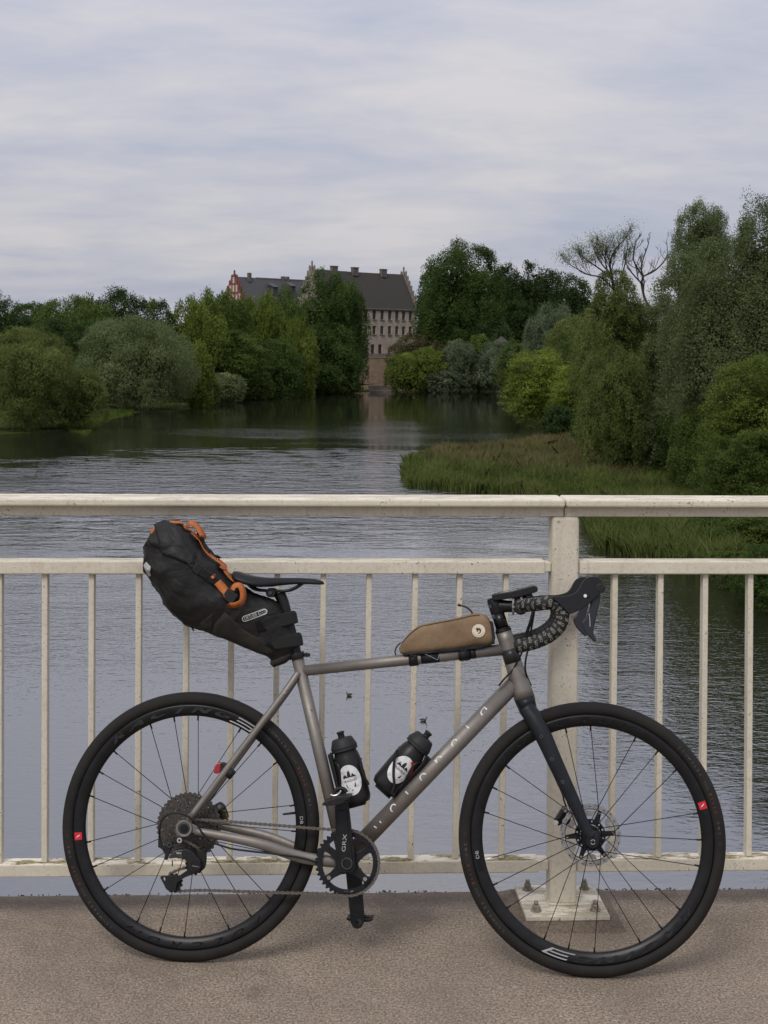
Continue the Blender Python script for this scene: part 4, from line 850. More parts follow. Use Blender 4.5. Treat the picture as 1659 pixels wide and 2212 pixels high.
M_ti = (lambda g: g.set(Base_Color=g.mix(g.ramp(g.noise(14, 6, .7), (.35, 0.0), (.7, 1.0)), (.185, .168, .152), (.240, .220, .200)), Metallic=.6, Roughness=g.ramp(g.noise(40, 5, .7), (.3, .46), (.7, .60)), Normal=g.bump(g.noise(900, 2, .5), .12, .0005)))(G('raw_titanium'))
M_fork = mat('navy_black_paint', (.010, .0115, .0155), .42, var=.25, vscale=30, bump=.1, bscale=600)
M_blk = mat('black_anodised', (.010, .010, .011), .42, var=.3, vscale=60); M_plas = mat('black_plastic', (.013, .013, .014), .55, var=.25, vscale=60)
M_dgrey = mat('dark_grey_metal', (.055, .055, .058), .45, .5, var=.35, vscale=90); M_steel = mat('worn_steel', (.36, .34, .31), .38, .9, var=.3, vscale=120); M_alu = mat('bright_alloy', (.62, .60, .57), .3, .9)
M_tyre = mat('dusty_tyre_rubber', (.0115, .0105, .010), .80, col2=(.021, .019, .017), vscale=14, bump=.25, bscale=700)
M_rim = mat('black_rim', (.0085, .009, .010), .36, var=.3, vscale=25, bump=.08, bscale=500); M_gloss = mat('gloss_black_print', (.006, .006, .007), .18)
M_hood = mat('rubber_hood', (.010, .0105, .013), .62, bump=.15, bscale=900); M_lever = mat('blue_grey_lever', (.022, .024, .031), .38, .3)
M_chain = mat('greasy_chain', (.17, .15, .125), .42, .8, var=.5, vscale=300); M_cog = mat('dirty_cogs', (.042, .038, .034), .5, .65, col2=(.11, .10, .09), vscale=160)
M_grey = mat('grey_print', (.021, .022, .024), .45); M_num = mat('silver_print', (.34, .34, .35), .5); M_lgrey = mat('pale_print', (.36, .36, .37), .45); M_red = mat('red_print', (.55, .012, .025), .45); M_tred = mat('faded_red_print', (.20, .035, .022), .7); M_tgrey = mat('faded_grey_print', (.095, .092, .088), .75)
M_white = mat('white_print', (.70, .70, .68), .55); M_silver = mat('etched_titanium', (.66, .62, .58), .32, .85)
M_rotor = mat('brake_rotor_steel', (.42, .41, .40), .32, .9, var=.25, vscale=60); M_cable = mat('cable_housing', (.012, .012, .012), .5)

bike = empty('bicycle', 'titanium grey gravel bicycle with black wheels leaning on the bridge railing', 'bicycle', BF.M)
RAD, TR = .3425, .0182                            # tyre outside radius, half height of the tyre
HUB_R = b(410.8, 1787.3); HUB_F = b(1277.3, 1813.7)
HUB_R.z = RAD - .001; HUB_F.z = RAD - .001
MX = Matrix.Rotation(PI / 2, 4, 'X')              # turns a lathe axis (z) into the hub axis: local z -> -y, towards the camera

def arc_text(mb, txt, r, size, ang, y, slant=0.0, outline=0.0, spread=1.0):   # lettering round a wheel, tops outward, reading clockwise, centred on ang (radians)
    v, f = text2d(txt, size, outline)
    mb.add([((r + q) * math.cos(ang - (p * spread + q * slant) / r), -y - abs(q) * .08, (r + q) * math.sin(ang - (p * spread + q * slant) / r)) for p, q, _ in v], f)
def wheel(hub, label, front):
    c = hub
    rim = MB().lathe([(.3110, .0105), (.3125, .0125), (.3060, .0138), (.2960, .0128), (.2835, .0085), (.2805, .0040), (.2805, -.0040), (.2835, -.0085), (.2960, -.0128), (.3060, -.0138), (.3125, -.0125), (.3110, -.0105)], 128, MX, closed=True)
    w = rim.build('wheel', M_rim, bike); w.location = c; w['label'] = label
    prof = []
    for i in range(18):
        a = math.radians(-38 + (256 / 17) * i); prof.append((RAD - TR + TR * math.sin(a) * (1.0 if math.sin(a) > 0 else .96), .0180 * math.cos(a)))
    prof = [(.3115, .0122)] + prof[1:] + [(.3115, -.0122)]
    t = MB().lathe(prof, 144, MX, closed=True); ty = t.build('tyre', M_tyre, w)
    # hub shell, flanges, end caps
    hb = MB()
    if front: hb.lathe([(.006, .050), (.0100, .049), (.0110, .040), (.0135, .034), (.0240, .033), (.0245, .027), (.013, .022), (.0115, 0), (.013, -.020), (.0265, -.026), (.0265, -.033), (.014, -.036), (.009, -.050)], 28, MX)
    else: hb.lathe([(.006, .066), (.010, .064), (.012, .020), (.0245, .018), (.0250, .012), (.014, .008), (.0125, 0), (.014, -.022), (.0275, -.028), (.0275, -.035), (.014, -.038), (.009, -.066)], 28, MX)
    hb.build('hub', M_blk, w)
    spm = MB().tube([(0, 0, 0), (0, 0, 1)], .00105, 6).mesh('spoke', M_blk); npm = MB().tube([(0, 0, -.013), (0, 0, 0)], .0024, 8).mesh('nipple', M_blk)
    base = [103.4, 90.5, 117] if front else [101.1, 88.3, 114.6]
    mid = (103.6 if front else 101.3)
    for g_ in range(7):
        for off, hang, hr, hy in ((13.6, 74, .0250, .030 if front else .016), (0, 8, .022, -.029), (-13.4, -74, .0250, .030 if front else .016)):
            a = math.radians(mid + off - g_ * 51.43); ha = a + math.radians(hang)
            p = (hr * math.cos(ha), -hy, hr * math.sin(ha)); q = (.2815 * math.cos(a), 0, .2815 * math.sin(a))
            L = (Vector(q) - Vector(p)).length; M = along(p, q); inst('spoke', spm, w, M @ Matrix.Diagonal((1, 1, L, 1))); inst('nipple', npm, w, along(q, Vector(q) * 2))
    va = math.radians(12 - 26 if front else 8.0)
    if front: va = math.radians(-167.0)
    MB().tube([(.281 * math.cos(va), 0, .281 * math.sin(va)), (.262 * math.cos(va), 0, .262 * math.sin(va)), (.247 * math.cos(va), 0, .247 * math.sin(va))], [.0032, .0030, .0022], 10).build('valve', M_white if front else M_blk, w)
    # printed marks on rim and tyre
    rl = MB(); a0 = -34 if front else 134.5; ys = .01415
    for i, ch in enumerate('RACING'): arc_text(rl, ch, .2970, .0200, math.radians(a0 - 3 - i * 11.4), ys, 1.2, outline=.05, spread=3.0)
    rl.build('rim_lettering', M_grey, w)
    n3 = MB(); a3 = math.radians(a0 - 72)          # the figure 3: three long strokes closed at one end
    def arc_poly(pq): n3.add([((.2970 + q) * math.cos(a3 - (p + q * 1.1) / .297), -ys - .0002 - abs(q) * .08, (.2970 + q) * math.sin(a3 - (p + q * 1.1) / .297)) for p, q in pq], [tuple(range(len(pq)))])
    for q0, l0 in ((.0072, .030), (-.0013, .022), (-.0098, .030)):
        for k in range(4): arc_poly([(lerp(-l0, .026, k / 4), q0), (lerp(-l0, .026, (k + 1) / 4), q0), (lerp(-l0, .026, (k + 1) / 4), q0 + .0030), (lerp(-l0, .026, k / 4), q0 + .0030)])
    arc_poly([(.026, -.0098), (.034, -.0098), (.034, .0102), (.026, .0102)])
    n3.build('rim_number', M_num, w)
    fl = MB(); f0 = 141 if front else -48
    for i, ch in enumerate('FULCRUM'): arc_text(fl, ch, .2970, .0200, math.radians(f0 - 3 - i * 11.0), ys, 1.2, spread=2.6)
    fl.build('rim_lettering', M_gloss, w)
    db = MB(); arc_text(db, 'DB', .2970, .0120, math.radians(-170.5 if front else 4.5), ys, spread=1.3); db.build('rim_lettering', M_lgrey, w)
    blk = MB(); aa = math.radians(-166 if front else 0)
    blk.add([((.297 + q) * math.cos(aa + p), -ys + .0002, (.297 + q) * math.sin(aa + p)) for p, q in ((-.10, -.0065), (.06, -.0065), (.06, .0065), (-.10, .0065))], [(0, 1, 2, 3)]); blk.build('rim_decal', M_gloss, w)
    sk = MB(); sa = math.radians(17.8 if front else -173.2)
    sk.add([((.2972 + q) * math.cos(sa + p), -ys - .0001, (.2972 + q) * math.sin(sa + p)) for p, q in ((-.0320, -.0098), (.0320, -.0098), (.0320, .0098), (-.0320, .0098))], [(0, 1, 2, 3)]); so = sk.build('rim_sticker', M_red, w)
    sw = MB(); sw.add([((.2972 + q) * math.cos(sa + p), -ys - .0006, (.2972 + q) * math.sin(sa + p)) for p, q in ((-.012, -.005), (-.006, -.0045), (.004, .0), (.016, .006), (.008, .0045), (-.002, .0015))], [tuple(range(6))]); sw.build('rim_sticker', M_white, w)
    tg, tr_ = MB(), MB(); ys2 = .01795
    for t0 in ((-134, 46) if front else (-127, 53)):
        for i, ch in enumerate('SCHWALBE'): arc_text(tg, ch, .3245, .0085, math.radians(t0 - i * 2.15), ys2 - .0002, spread=1.15)
        for k in range(4): arc_text(tg, 'I', .3245, .0085, math.radians(t0 - 18.6 - k * 1.1), ys2 - .0002)
        for i, ch in enumerate('ZIIIG'): arc_text(tr_, ch, .3245, .0095, math.radians(t0 - 24.5 - i * 2.0), ys2 - .0002, spread=1.1)
        for i, ch in enumerate('-ONE'): arc_text(tg, ch, .3245, .0085, math.radians(t0 - 35 - i * 2.3), ys2 - .0002, spread=1.15)
        arc_text(tg, 'SPEED', .3245, .0040, math.radians(t0 - 46.5), ys2 - .0002)
    tg.build('tyre_lettering', M_tgrey, w); tr_.build('tyre_lettering', M_tred, w)
    return w
rw = wheel(HUB_R, 'rear wheel with cassette', False); fw = wheel(HUB_F, 'front wheel with brake disc', True)

# ---- frame
SEAT_T = b(642, 1419); BB = b(746, 1862.5); HT_T = b(1087.6, 1364); HT_B = b(1132.5, 1507); DROP = Vector((HUB_R.x - .004, 0, HUB_R.z + .002))
def ftube(name, p, q, r0, r1=None, n=24, m=M_ti, mids=None, parent=bike):
    pts = [p] + (mids or []) + [q]; return MB().tube(smooth_path(pts, 6) if mids else pts, [r0, r1 or r0], n).build(name, m, parent)
st = ftube('seat_tube', SEAT_T, BB, .0162, .0172)
tt = ftube('top_tube', b(655, 1449), b(1094, 1402.5), .0142, .0150)
dtp, dtq = b(1110, 1478), b(752, 1851)
dt = ftube('down_tube', dtp, dtq, .0218, .0222)
ht = MB().tube([HT_T, lerp(HT_T, HT_B, .12), lerp(HT_T, HT_B, .5), lerp(HT_T, HT_B, .88), HT_B], [.0210, .0208, .0225, .0262, .0275], 28).build('head_tube', M_ti, bike)
MB().tube([lerp(HT_T, HT_B, .27), lerp(HT_T, HT_B, .36), lerp(HT_T, HT_B, .47)], [.0222, .0226, .0230], 28).build('frame_protector', mat('clear_black_tape', (.020, .020, .021), .35), ht)
MB().tube([BB + Vector((0, .034, 0)), BB + Vector((0, -.034, 0))], .0225, 32).build('bottom_bracket', M_ti, bike)
for s in (-1, 1):
    y = -s                                        # s = 1: drive side, towards the camera
    cs = MB().tube(smooth_path([BB + Vector((-.018, y * .026, .004)), BB + Vector((-.11, y * .040, .016)), lerp(BB, DROP, .55) + Vector((0, y * .060, .006)), DROP + Vector((.030, y * .066, -.006))], 6), [(.0145, .0095), (.0150, .0090), (.0130, .0105), (.0095, .0095)], 18, ref=(0, 0, 1)).build('chainstay', M_ti, bike)
    MB().tube(smooth_path([b(646, 1452) + Vector((0, y * .012, 0)), b(614, 1500) + Vector((0, y * .030, 0)), lerp(b(646, 1452), DROP, .55) + Vector((0, y * .050, 0)), DROP + Vector((.014, y * .066, .024))], 6), [.0092, .0092, .0088, .0080], 16).build('seatstay', M_ti, bike)
    d = MB(); d.ring(.0215, .0150, 28, -.004, .004, c=DROP + Vector((.002, y * .069, 0)))
    d.ring(.0150, .006, 28, -.0035, .0035, c=DROP + Vector((.002, y * .069, 0)), mi=1)
    d.prism([DROP + Vector((a, y * .066, q)) for a, q in ((.004, .018), (.010, .036), (.022, .030), (.020, .012), (.040, .004), (.044, -.010), (.016, -.012))], (0, .006, 0)); d.build('dropout', [M_ti, M_dgrey], bike, bevel=.0015)
    MB().tube([DROP + Vector((.002, y * .072, 0)), DROP + Vector((.002, y * .077, 0))], [.0105, .0095], 20).tube([DROP + Vector((.002, y * .0772, 0)), DROP + Vector((.002, y * .0776, 0))], .005, 6).build('axle_end', M_blk, bike)
MB().tube([b(672, 1530, .018), b(672.5, 1530.5, .0205)], .0032, 10).build('frame_bolt', M_alu, st)
MB().tube([b(615, 1497, .036), b(615, 1497, .042)], .0030, 10).build('frame_bolt', M_steel, st)
# seat collar and seatpost
sdir = (SEAT_T - BB).normalized()
MB().tube([SEAT_T - sdir * .004, SEAT_T + sdir * .011], .0205, 24).box(SEAT_T + Vector((.022, 0, .006)), (.016, .010, .010)).tube([SEAT_T + Vector((.030, -.008, .006)), SEAT_T + Vector((.030, .008, .006))], .0048, 12).build('seat_collar', M_blk, bike, bevel=.001)
SP_T = b(603, 1281)
MB().tube(smooth_path([SEAT_T, SEAT_T + sdir * .05, lerp(SEAT_T, SP_T, .6) + Vector((.004, 0, 0)), lerp(SEAT_T, SP_T, .85) + Vector((.004, 0, 0)), SP_T], 6), [.0136, .0136, .0136, .015, .016], 20).build('seatpost', M_blk, bike)
# saddle: lofted shell, padded top, rails and clamp
SADS = [(870, 480, 560, .062), (930, 500, 592, .070), (1000, 524, 612, .072), (1080, 538, 634, .068), (1150, 546, 634, .056), (1230, 549, 626, .043), (1310, 550, 617, .032), (1400, 555, 612, .024), (1500, 562, 612, .020), (1580, 574, 618, .017), (1612, 592, 614, .012)]
sad = MB(); nsec = 22; SV = []
for zx, zt, zb, hw in SADS:
    pt, pb = b(cA(zx, zt)), b(cA(zx, zb)); hgt = (pt.z - pb.z) * .95; cz = pt.z - hgt / 2 - .004; x = (pt.x + pb.x) / 2
    for k in range(nsec):
        a = 2 * PI * k / nsec; ca, sa = math.cos(a), math.sin(a); ex = 2 / 2.6
        yy = hw * math.copysign(abs(ca) ** ex, ca); zz = hgt / 2 * math.copysign(abs(sa) ** ex, sa)
        zz += -.010 * (yy / max(hw, .001)) ** 2 * (hw / .07) - (.004 if abs(yy) < hw * .25 and sa > 0 and hw > .03 else 0)
        SV.append((x, yy, cz + zz))
m = len(SADS); sad.add(SV, [(i * nsec + k, i * nsec + (k + 1) % nsec, (i + 1) * nsec + (k + 1) % nsec, (i + 1) * nsec + k) for i in range(m - 1) for k in range(nsec)] + [tuple(range(nsec)), tuple(range((m - 1) * nsec, m * nsec))], True)
M_sad = mat('black_saddle_cover', (.008, .008, .0095), .48, var=.15, vscale=40, bump=.12, bscale=900)
sadd = sad.build('saddle', M_sad, bike, sub=1)
sp = [b(cA(x, y)) for x, y in ((985, 605), (1045, 660), (1120, 674), (1190, 676), (1300, 678), (1370, 655), (1440, 612))]
for s in (-1, 1): MB().tube(smooth_path([p + Vector((0, s * w_, 0)) for p, w_ in zip(sp, (.030, .024, .0215, .0215, .0215, .018, .008))], 4), .0038, 10).build('saddle_rail', M_blk, sadd)
sb_ = MB(); tx = b(cA(1185, 692))
sb_.tube([tx + Vector((0, -.033, 0)), tx + Vector((0, .033, 0))], .0125, 24).tube([tx + Vector((0, -.0345, 0)), tx + Vector((0, -.036, 0))], .0065, 6)
sb_.build('saddle_clamp', M_blk, sadd, bevel=.001); MB().tube([tx + Vector((0, -.0362, 0)), tx + Vector((0, -.0372, 0))], .0045, 12).build('clamp_bolt', M_dgrey, sadd)
# worn lettering etched on the down tube
ddir = (dtq - dtp).normalized(); dperp = Vector((-ddir.z, 0, ddir.x)); 
if dperp.z < 0: dperp = -dperp
def on_tube(a, c, r=.0222):                       # a along the tube from the head, c round it (0 = facing camera, + = up)
    return dtp + ddir * a + dperp * (math.sin(c / r) * (r + .0003)) + Vector((0, -math.cos(c / r) * (r + .0003), 0))
def stroke2(pts, wd_):                            # thick polyline in (along, round) space, following the tube
    P = smooth_path([Vector((p[0], p[1], 0)) for p in pts], 6); L_, vs = len(P), []
    for i in range(L_):
        t = (P[min(i + 1, L_ - 1)] - P[max(i - 1, 0)]).normalized(); n = Vector((-t.y, t.x, 0)) * wd_ / 2
        vs += [on_tube(*(P[i] + n)[:2]), on_tube(*(P[i] - n)[:2])]
    return MB().add(vs, [(2 * i, 2 * i + 1, 2 * i + 3, 2 * i + 2) for i in range(L_ - 1)])
def to_tube(zx, zy):
    p = b(cT(zx, zy), .02); q = p - dtp; a = q.dot(ddir); c = q.dot(dperp); return (a, .0222 * math.asin(max(-.95, min(.95, c / .0222))))
ti_marks = [stroke2([to_tube(*p) for p in pts], .0034) for pts in ([(1392, 92), (1404, 98), (1430, 120)], [(1404, 98), (1376, 128), (1366, 160), (1383, 182)], [(1196, 293), (1234, 325)], [(1104, 458), (1080, 448), (1052, 475), (1050, 500), (1064, 522)],
            [(852, 672), (880, 690), (884, 704)], [(942, 640), (905, 634), (878, 660), (886, 700)], [(770, 824), (730, 820), (704, 850), (708, 876), (722, 890)], [(541, 1012), (576, 1042)], [(440, 1158), (405, 1156), (384, 1190), (390, 1222), (408, 1230)],
            [(262, 1334), (281, 1356)], [(201, 1390), (232, 1410)])]
for q in ti_marks: q.build('etched_letter', M_silver, dt)

# ---- fork
CR = lerp(HT_T, HT_B, 1.0)
ax_f = HUB_F
MB().tube([HT_B, lerp(HT_T, HT_B, 1.06), lerp(HT_T, HT_B, 1.18)], [(.0272, .0275), (.0262, .030), (.0235, .034)], 24).build('fork_crown', M_fork, bike)
for s in (-1, 1):
    y = -s; pts = [b(c5(x, q), .03) for x, q in ((438, 130), (497, 215), (552, 320), (615, 460), (680, 600), (745, 735), (800, 860))]
    pts = [Vector((p.x, y * w_, p.z)) for p, w_ in zip(pts, (.020, .033, .042, .047, .050, .052, .054))] + [Vector((ax_f.x, y * .054, ax_f.z + .012))]
    fk = MB().tube(smooth_path(pts, 4), [(.0215, .018), (.0225, .016), (.0215, .0135), (.0195, .012), (.0175, .011), (.0150, .0105), (.0135, .010), (.013, .010)], 22, ref=(1, 0, .45)).tube([Vector((ax_f.x, y * .046, ax_f.z)), Vector((ax_f.x, y * .062, ax_f.z))], [.0165, .0155], 28).build('fork_leg', M_fork, bike)
    for zx, zq, w_ in ((530, 303, .0560), (593, 437, .0595), (658, 572, .0615)):
        p = b(c5(zx, zq), w_); bo = MB().tube([(p.x, y * (w_ - .004), p.z), (p.x, y * w_, p.z)], [.0052, .0048], 14); bo.build('fork_boss', M_dgrey, fk); MB().tube([(p.x, y * w_, p.z), (p.x, y * (w_ + .0006), p.z)], .0024, 6).build('fork_boss', M_blk, fk)
    cp = MB().tube([Vector((ax_f.x, y * .0622, ax_f.z)), Vector((ax_f.x, y * .0640, ax_f.z))], .0105, 24).build('axle_end', M_blk, fk)
    rg_ = MB()
    for a0 in (20, 200): rg_.add([(ax_f.x + r * math.cos(math.radians(a0 + k * 14)), y * .0646, ax_f.z + r * math.sin(math.radians(a0 + k * 14))) for k in range(11) for r in (.0048, .0062)], [(2 * k, 2 * k + 1, 2 * k + 3, 2 * k + 2) for k in range(10)])
    rg_.build('axle_mark', M_lgrey, fk)
# front brake disc and calliper (far side), rear ones too
def disc(w, y, r=.0800):
    wave = lambda a: r - .0012 + .0012 * math.sin(a * 24)
    o = MB().ring(wave, lambda a: r - .0125 + .0008 * math.sin(a * 12), 120, -.0009, .0009)
    d = o.build('brake_disc', M_rotor, w); d.location = (0, y, 0)
    q = MB().ring(.0665, .0645, 72, -.0012, .0012).build('disc_ring', M_blk, w); q.location = (0, y, 0)
    for k in range(6):
        a = k * PI / 3 + .35
        fin = MB().prism([(q * math.cos(a + t), -.0008, q * math.sin(a + t)) for q, t in ((.0645, -.20), (.0645, .46), (.050, .40), (.046, .12), (.052, -.02))], (0, .0016, 0)).build('cooling_fin', M_rotor, w); fin.location = (0, y, 0)
    sp_ = MB().ring(.0400, .0270, 60, -.0016, .0016)
    for k in range(6):
        a = k * PI / 3 + .12; sp_.prism([(q * math.cos(a + t), -.0017, q * math.sin(a + t)) for q, t in ((.038, -.22), (.0665, -.07), (.0665, .07), (.038, .16))], (0, .0034, 0))
    sp_ = sp_.build('disc_carrier', M_blk, w); sp_.location = (0, y, 0)
    rv = MB(); hl = MB()
    for k in range(6):
        a = k * PI / 3 + .12; rv.tube([(.060 * math.cos(a), -.0022, .060 * math.sin(a)), (.060 * math.cos(a), -.0028, .060 * math.sin(a))], .0030, 10)
        for t in (.30, .74): hl.tube([(.0345 * math.cos(a + t), -.0018, .0345 * math.sin(a + t)), (.0345 * math.cos(a + t), -.0021, .0345 * math.sin(a + t))], .0026, 10)
    
    for q, mm in ((rv, M_steel), (hl, M_lgrey)): q = tag(q.build('disc_rivet', mm, w), kind='stuff'); q.location = (0, y, 0)
    sl_ = MB()
    for k in range(24):
        a = k * 2 * PI / 24; q = r - .0065 + (.0022 if k % 2 else -.0016); sl_.prism([((q + i) * math.cos(a + j), -.00105, (q + i) * math.sin(a + j)) for i, j in ((-.0012, -.045), (-.0012, .045), (.0012, .055), (.0012, -.035))], (0, .0001, 0))
    sl_ = tag(sl_.build('disc_slot', M_dgrey, w), kind='stuff'); sl_.location = (0, y, 0)
disc(fw, .045); disc(rw, .045, .0700)
cal = MB().prism(bs(c7, [(440, 470), (500, 400), (560, 420), (600, 560), (620, 640), (560, 700), (470, 690), (400, 720), (380, 620), (400, 540)], -.058), (0, .028, 0)).build('brake_calliper', M_blk, bike, bevel=.003)
fins = MB()
for k in range(8):
    t = k / 7; p = b(c7(lerp(455, 350, t), lerp(425, 590, t)), -.052); q = b(c7(lerp(510, 420, t), lerp(440, 590, t)), -.052)
    fins.box(lerp(p, q, .5), (.016, .016, .0014), Matrix.Rotation(-.35, 3, 'Y'))
tag(fins.build('cooling_fin', M_dgrey, cal), kind='stuff')
for zx, zq, mm in ((520, 452, M_steel), (370, 660, M_alu)): p = b(c7(zx, zq), -.046); MB().tube([p + Vector((0, .012, 0)), p], .0062, 14).tube([p, p + Vector((0, -.001, 0))], .003, 6).build('calliper_bolt', mm, cal)
rc = MB().prism(bs(c6, [(1150, 440), (1240, 400), (1340, 440), (1390, 560), (1430, 690), (1330, 720), (1250, 700), (1180, 600)], -.052), (0, .026, 0)).build('brake_calliper', M_blk, bike, bevel=.003)
fins = MB()
for k in range(7): t = k / 6; p = b(c6(lerp(1340, 1395, t), lerp(520, 690, t)), -.048); fins.box(p, (.014, .016, .0012), Matrix.Rotation(.5, 3, 'Y'))
tag(fins.build('cooling_fin', mat('brass_fins', (.10, .075, .03), .5, .5), rc), kind='stuff')
p = b(c6(1270, 462), -.040); MB().tube([p + Vector((0, .014, 0)), p], .0105, 18).build('calliper_bolt', M_dgrey, rc); MB().tube([p, p + Vector((0, -.002, 0))], .0056, 14).build('calliper_bolt', M_alu, rc)

# ---- headset, stem, handlebar
sdir2 = (HT_T - HT_B).normalized()
MB().tube([HT_T + sdir2 * t for t in (0, .004, .0041, .010)], [.0222, .0222, .0205, .0195], 24).build('headset', M_blk, bike)
st_b, st_t = HT_T + sdir2 * .050, HT_T + sdir2 * .088
MB().tube([HT_T + sdir2 * .010, HT_T + sdir2 * .050], .0172, 24).build('headset_spacer', mat('black_spacer_tape', (.009, .009, .010), .25), bike)
CL = b(c2(992, 340))
stem = MB().tube([st_b, st_t], [.0185, .0180], 24).tube([lerp(st_b, st_t, .5) + Vector((.008, 0, 0)), lerp(lerp(st_b, st_t, .5), CL, .5), CL - (CL - lerp(st_b, st_t, .5)).normalized() * .012], [(.0185, .0175), (.0155, .0150), (.0155, .019)], 20, ref=(0, 0, 1)).tube([CL + Vector((0, -.024, 0)), CL + Vector((0, .024, 0))], .0205, 28)
stem = stem.build('stem', M_blk, bike, bevel=.0012)
MB().tube([st_t, st_t + sdir2 * .004], [.0172, .0150], 24).build('stem_cap', M_blk, stem)
for zx, zq in ((775, 340), (790, 415)):
    p = b(c2(zx, zq)); MB().tube([p + Vector((.004, -.014, .002)), p + Vector((.004, .014, .002))], .0062, 14).tube([p + Vector((.004, -.0145, .002)), p + Vector((.004, -.0142, .002))], .0032, 6).build('stem_bolt', M_dgrey, stem)
def bar_side(s):                                  # s = 1 near side
    W_ = .185
    near = [b(c9(x, y), .185) for x, y in ((700, 445), (810, 430), (905, 440), (985, 505), (1005, 600), (965, 720), (850, 830), (700, 905), (560, 945), (420, 975))]
    tops_ = [Vector((CL.x, 0, CL.z)), Vector((CL.x, .09, CL.z)), Vector((lerp(CL.x, near[0].x, .15), .150, lerp(CL.z, near[0].z, .5)))]
    pts = tops_ + [Vector((p.x, w_, p.z)) for p, w_ in zip(near, (.182, .190, .192, .193, .195, .197, .199, .201, .203, .205))]
    return [Vector((p.x, -s * p.y if s == 1 else p.y, p.z)) for p in pts]
hbar = MB()
pathN, pathF = bar_side(1), bar_side(-1)
hbar.tube(smooth_path([pathN[2], pathN[1], pathN[0], pathF[1], pathF[2]], 4), .0146, 16)
hb_o = hbar.build('handlebar', M_blk, bike)
M_tape = mat('black_bar_tape', (.012, .012, .013), .62, bump=.2, bscale=500)
tape_path = {}
for s, P in ((1, pathN), (-1, pathF)):
    sp_ = smooth_path(P[1:], 14); sp_ = sp_[9:]
    # windings: a small saw-tooth in the radius every 14 mm
    L_ = [0.0]
    for i in range(1, len(sp_)): L_.append(L_[-1] + (sp_[i] - sp_[i - 1]).length)
    dense, rad, Ld = [], [], []
    n = int(L_[-1] / .0028)
    for k in range(n + 1):
        d_ = L_[-1] * k / n; j = min(max(1, next((i for i, q in enumerate(L_) if q >= d_), len(L_) - 1)), len(L_) - 1); t = (d_ - L_[j - 1]) / max(1e-9, L_[j] - L_[j - 1])
        dense.append(lerp(sp_[j - 1], sp_[j], t)); rad.append(.0162 + .0011 * ((d_ / .0140) % 1.0)); Ld.append(d_)
    MB().tube(dense, rad, 20, ref=(0, 1, 0)).build('bar_tape', M_tape, hb_o); tape_path[s] = (dense, Ld)
    e, e2 = dense[-1], dense[-2]; dr = (e - e2).normalized(); MB().tube([e, e + dr * .004], [.0160, .0120], 18).build('bar_plug', M_plas, hb_o)
# the outlined lettering printed round and round the tape
dense, Ld = tape_path[1]; lt = MB(); v, f = text2d('PRO', .0105, .016); row = 0; d_ = .008
while d_ < Ld[-1] - .006:
    for k in range(4):
        c0 = k * .0285 + row * .011 - .045
        vs = []
        for px, py, pz in v:
            dd = min(max(d_ + py + (px + c0) * .10, 0), Ld[-1] - 1e-6); j = min(int(dd / Ld[-1] * (len(dense) - 1)), len(dense) - 2); t = dd / Ld[-1] * (len(dense) - 1) - j
            o = lerp(dense[j], dense[j + 1], t); tg_ = (dense[j + 1] - dense[j]).normalized(); r0 = Vector((0, -1, 0)); r0 = (r0 - tg_ * r0.dot(tg_)).normalized(); r1 = tg_.cross(r0)
            a = (px + c0) / .0168; vs.append(o + (r0 * math.cos(a) - r1 * math.sin(a)) * (.01625 + .0011 * ((dd / .0140) % 1.0) + .0003 + pz * .3))
        lt.add(vs, f)
    d_ += .0140; row += 1
lt.build('tape_lettering', mat('cream_print', (.42, .40, .33), .6), hb_o)
# hoods and levers
def prism_b(name, f, pts, w, t, m, parent, bev, seg=3, k=1, spline=3):
    P = [b(f(x, y), w) for x, y in pts]
    if spline: P = smooth_path(P, spline, closed=True)
    return MB().prism([p + Vector((0, -t / 2, 0)) for p in P], (0, t, 0)).build(name, m, parent, bevel=bev, seg=seg, angle=50)
hood_pts = [(868, 352), (1000, 345), (1130, 318), (1200, 265), (1255, 165), (1310, 112), (1400, 95), (1470, 125), (1508, 175), (1515, 240), (1480, 305), (1400, 375), (1330, 440), (1240, 505), (1100, 565), (1060, 540), (960, 440)]
lev_pts = [(1395, 300), (1440, 275), (1478, 330), (1478, 390), (1450, 520), (1410, 690), (1392, 800), (1430, 885), (1420, 915), (1385, 900), (1290, 800), (1243, 685), (1300, 600), (1345, 500), (1355, 420)]
def lever_set(w, dx, dz, s):
    o1 = prism_b('brake_hood', c9, hood_pts, abs(w), .034, M_hood, bike, .013, 4)
    o2 = prism_b('brake_lever', c9, lev_pts, abs(w) + .001, .013, M_lever, o1, .004, 2)
    p = [b(c9(x, y), abs(w) + .018) for x, y in ((1290, 338),)][0]; o3 = MB().tube([p, p + Vector((0, -.0009, 0))], .0042, 16).build('hood_pin', M_white, o1)
    q = b(c9(1333, 353), abs(w) + .018); MB().tube([q, q + Vector((0, -.0006, 0))], .0036, 14).build('hood_pin', M_gloss, o1)
    n = b(c9(1478, 240), abs(w)); o4 = MB().tube([n + Vector((0, -.018, 0)), n + Vector((0, .018, 0))], .012, 20).build('hood_nose', M_plas, o1, bevel=.003)
    if s > 0: MB().tube(smooth_path([b(c9(x, y), abs(w) + .0082) for x, y in ((1338, 560), (1348, 640), (1350, 730))], 4), .0011, 6).build('lever_edge', M_lgrey, o1)
    if s < 0:
        for o in (o1,): o.location = (dx, 2 * abs(w), dz)
    return o1
lever_set(.200, 0, 0, 1)
lever_set(.200, 0, 0, -1)
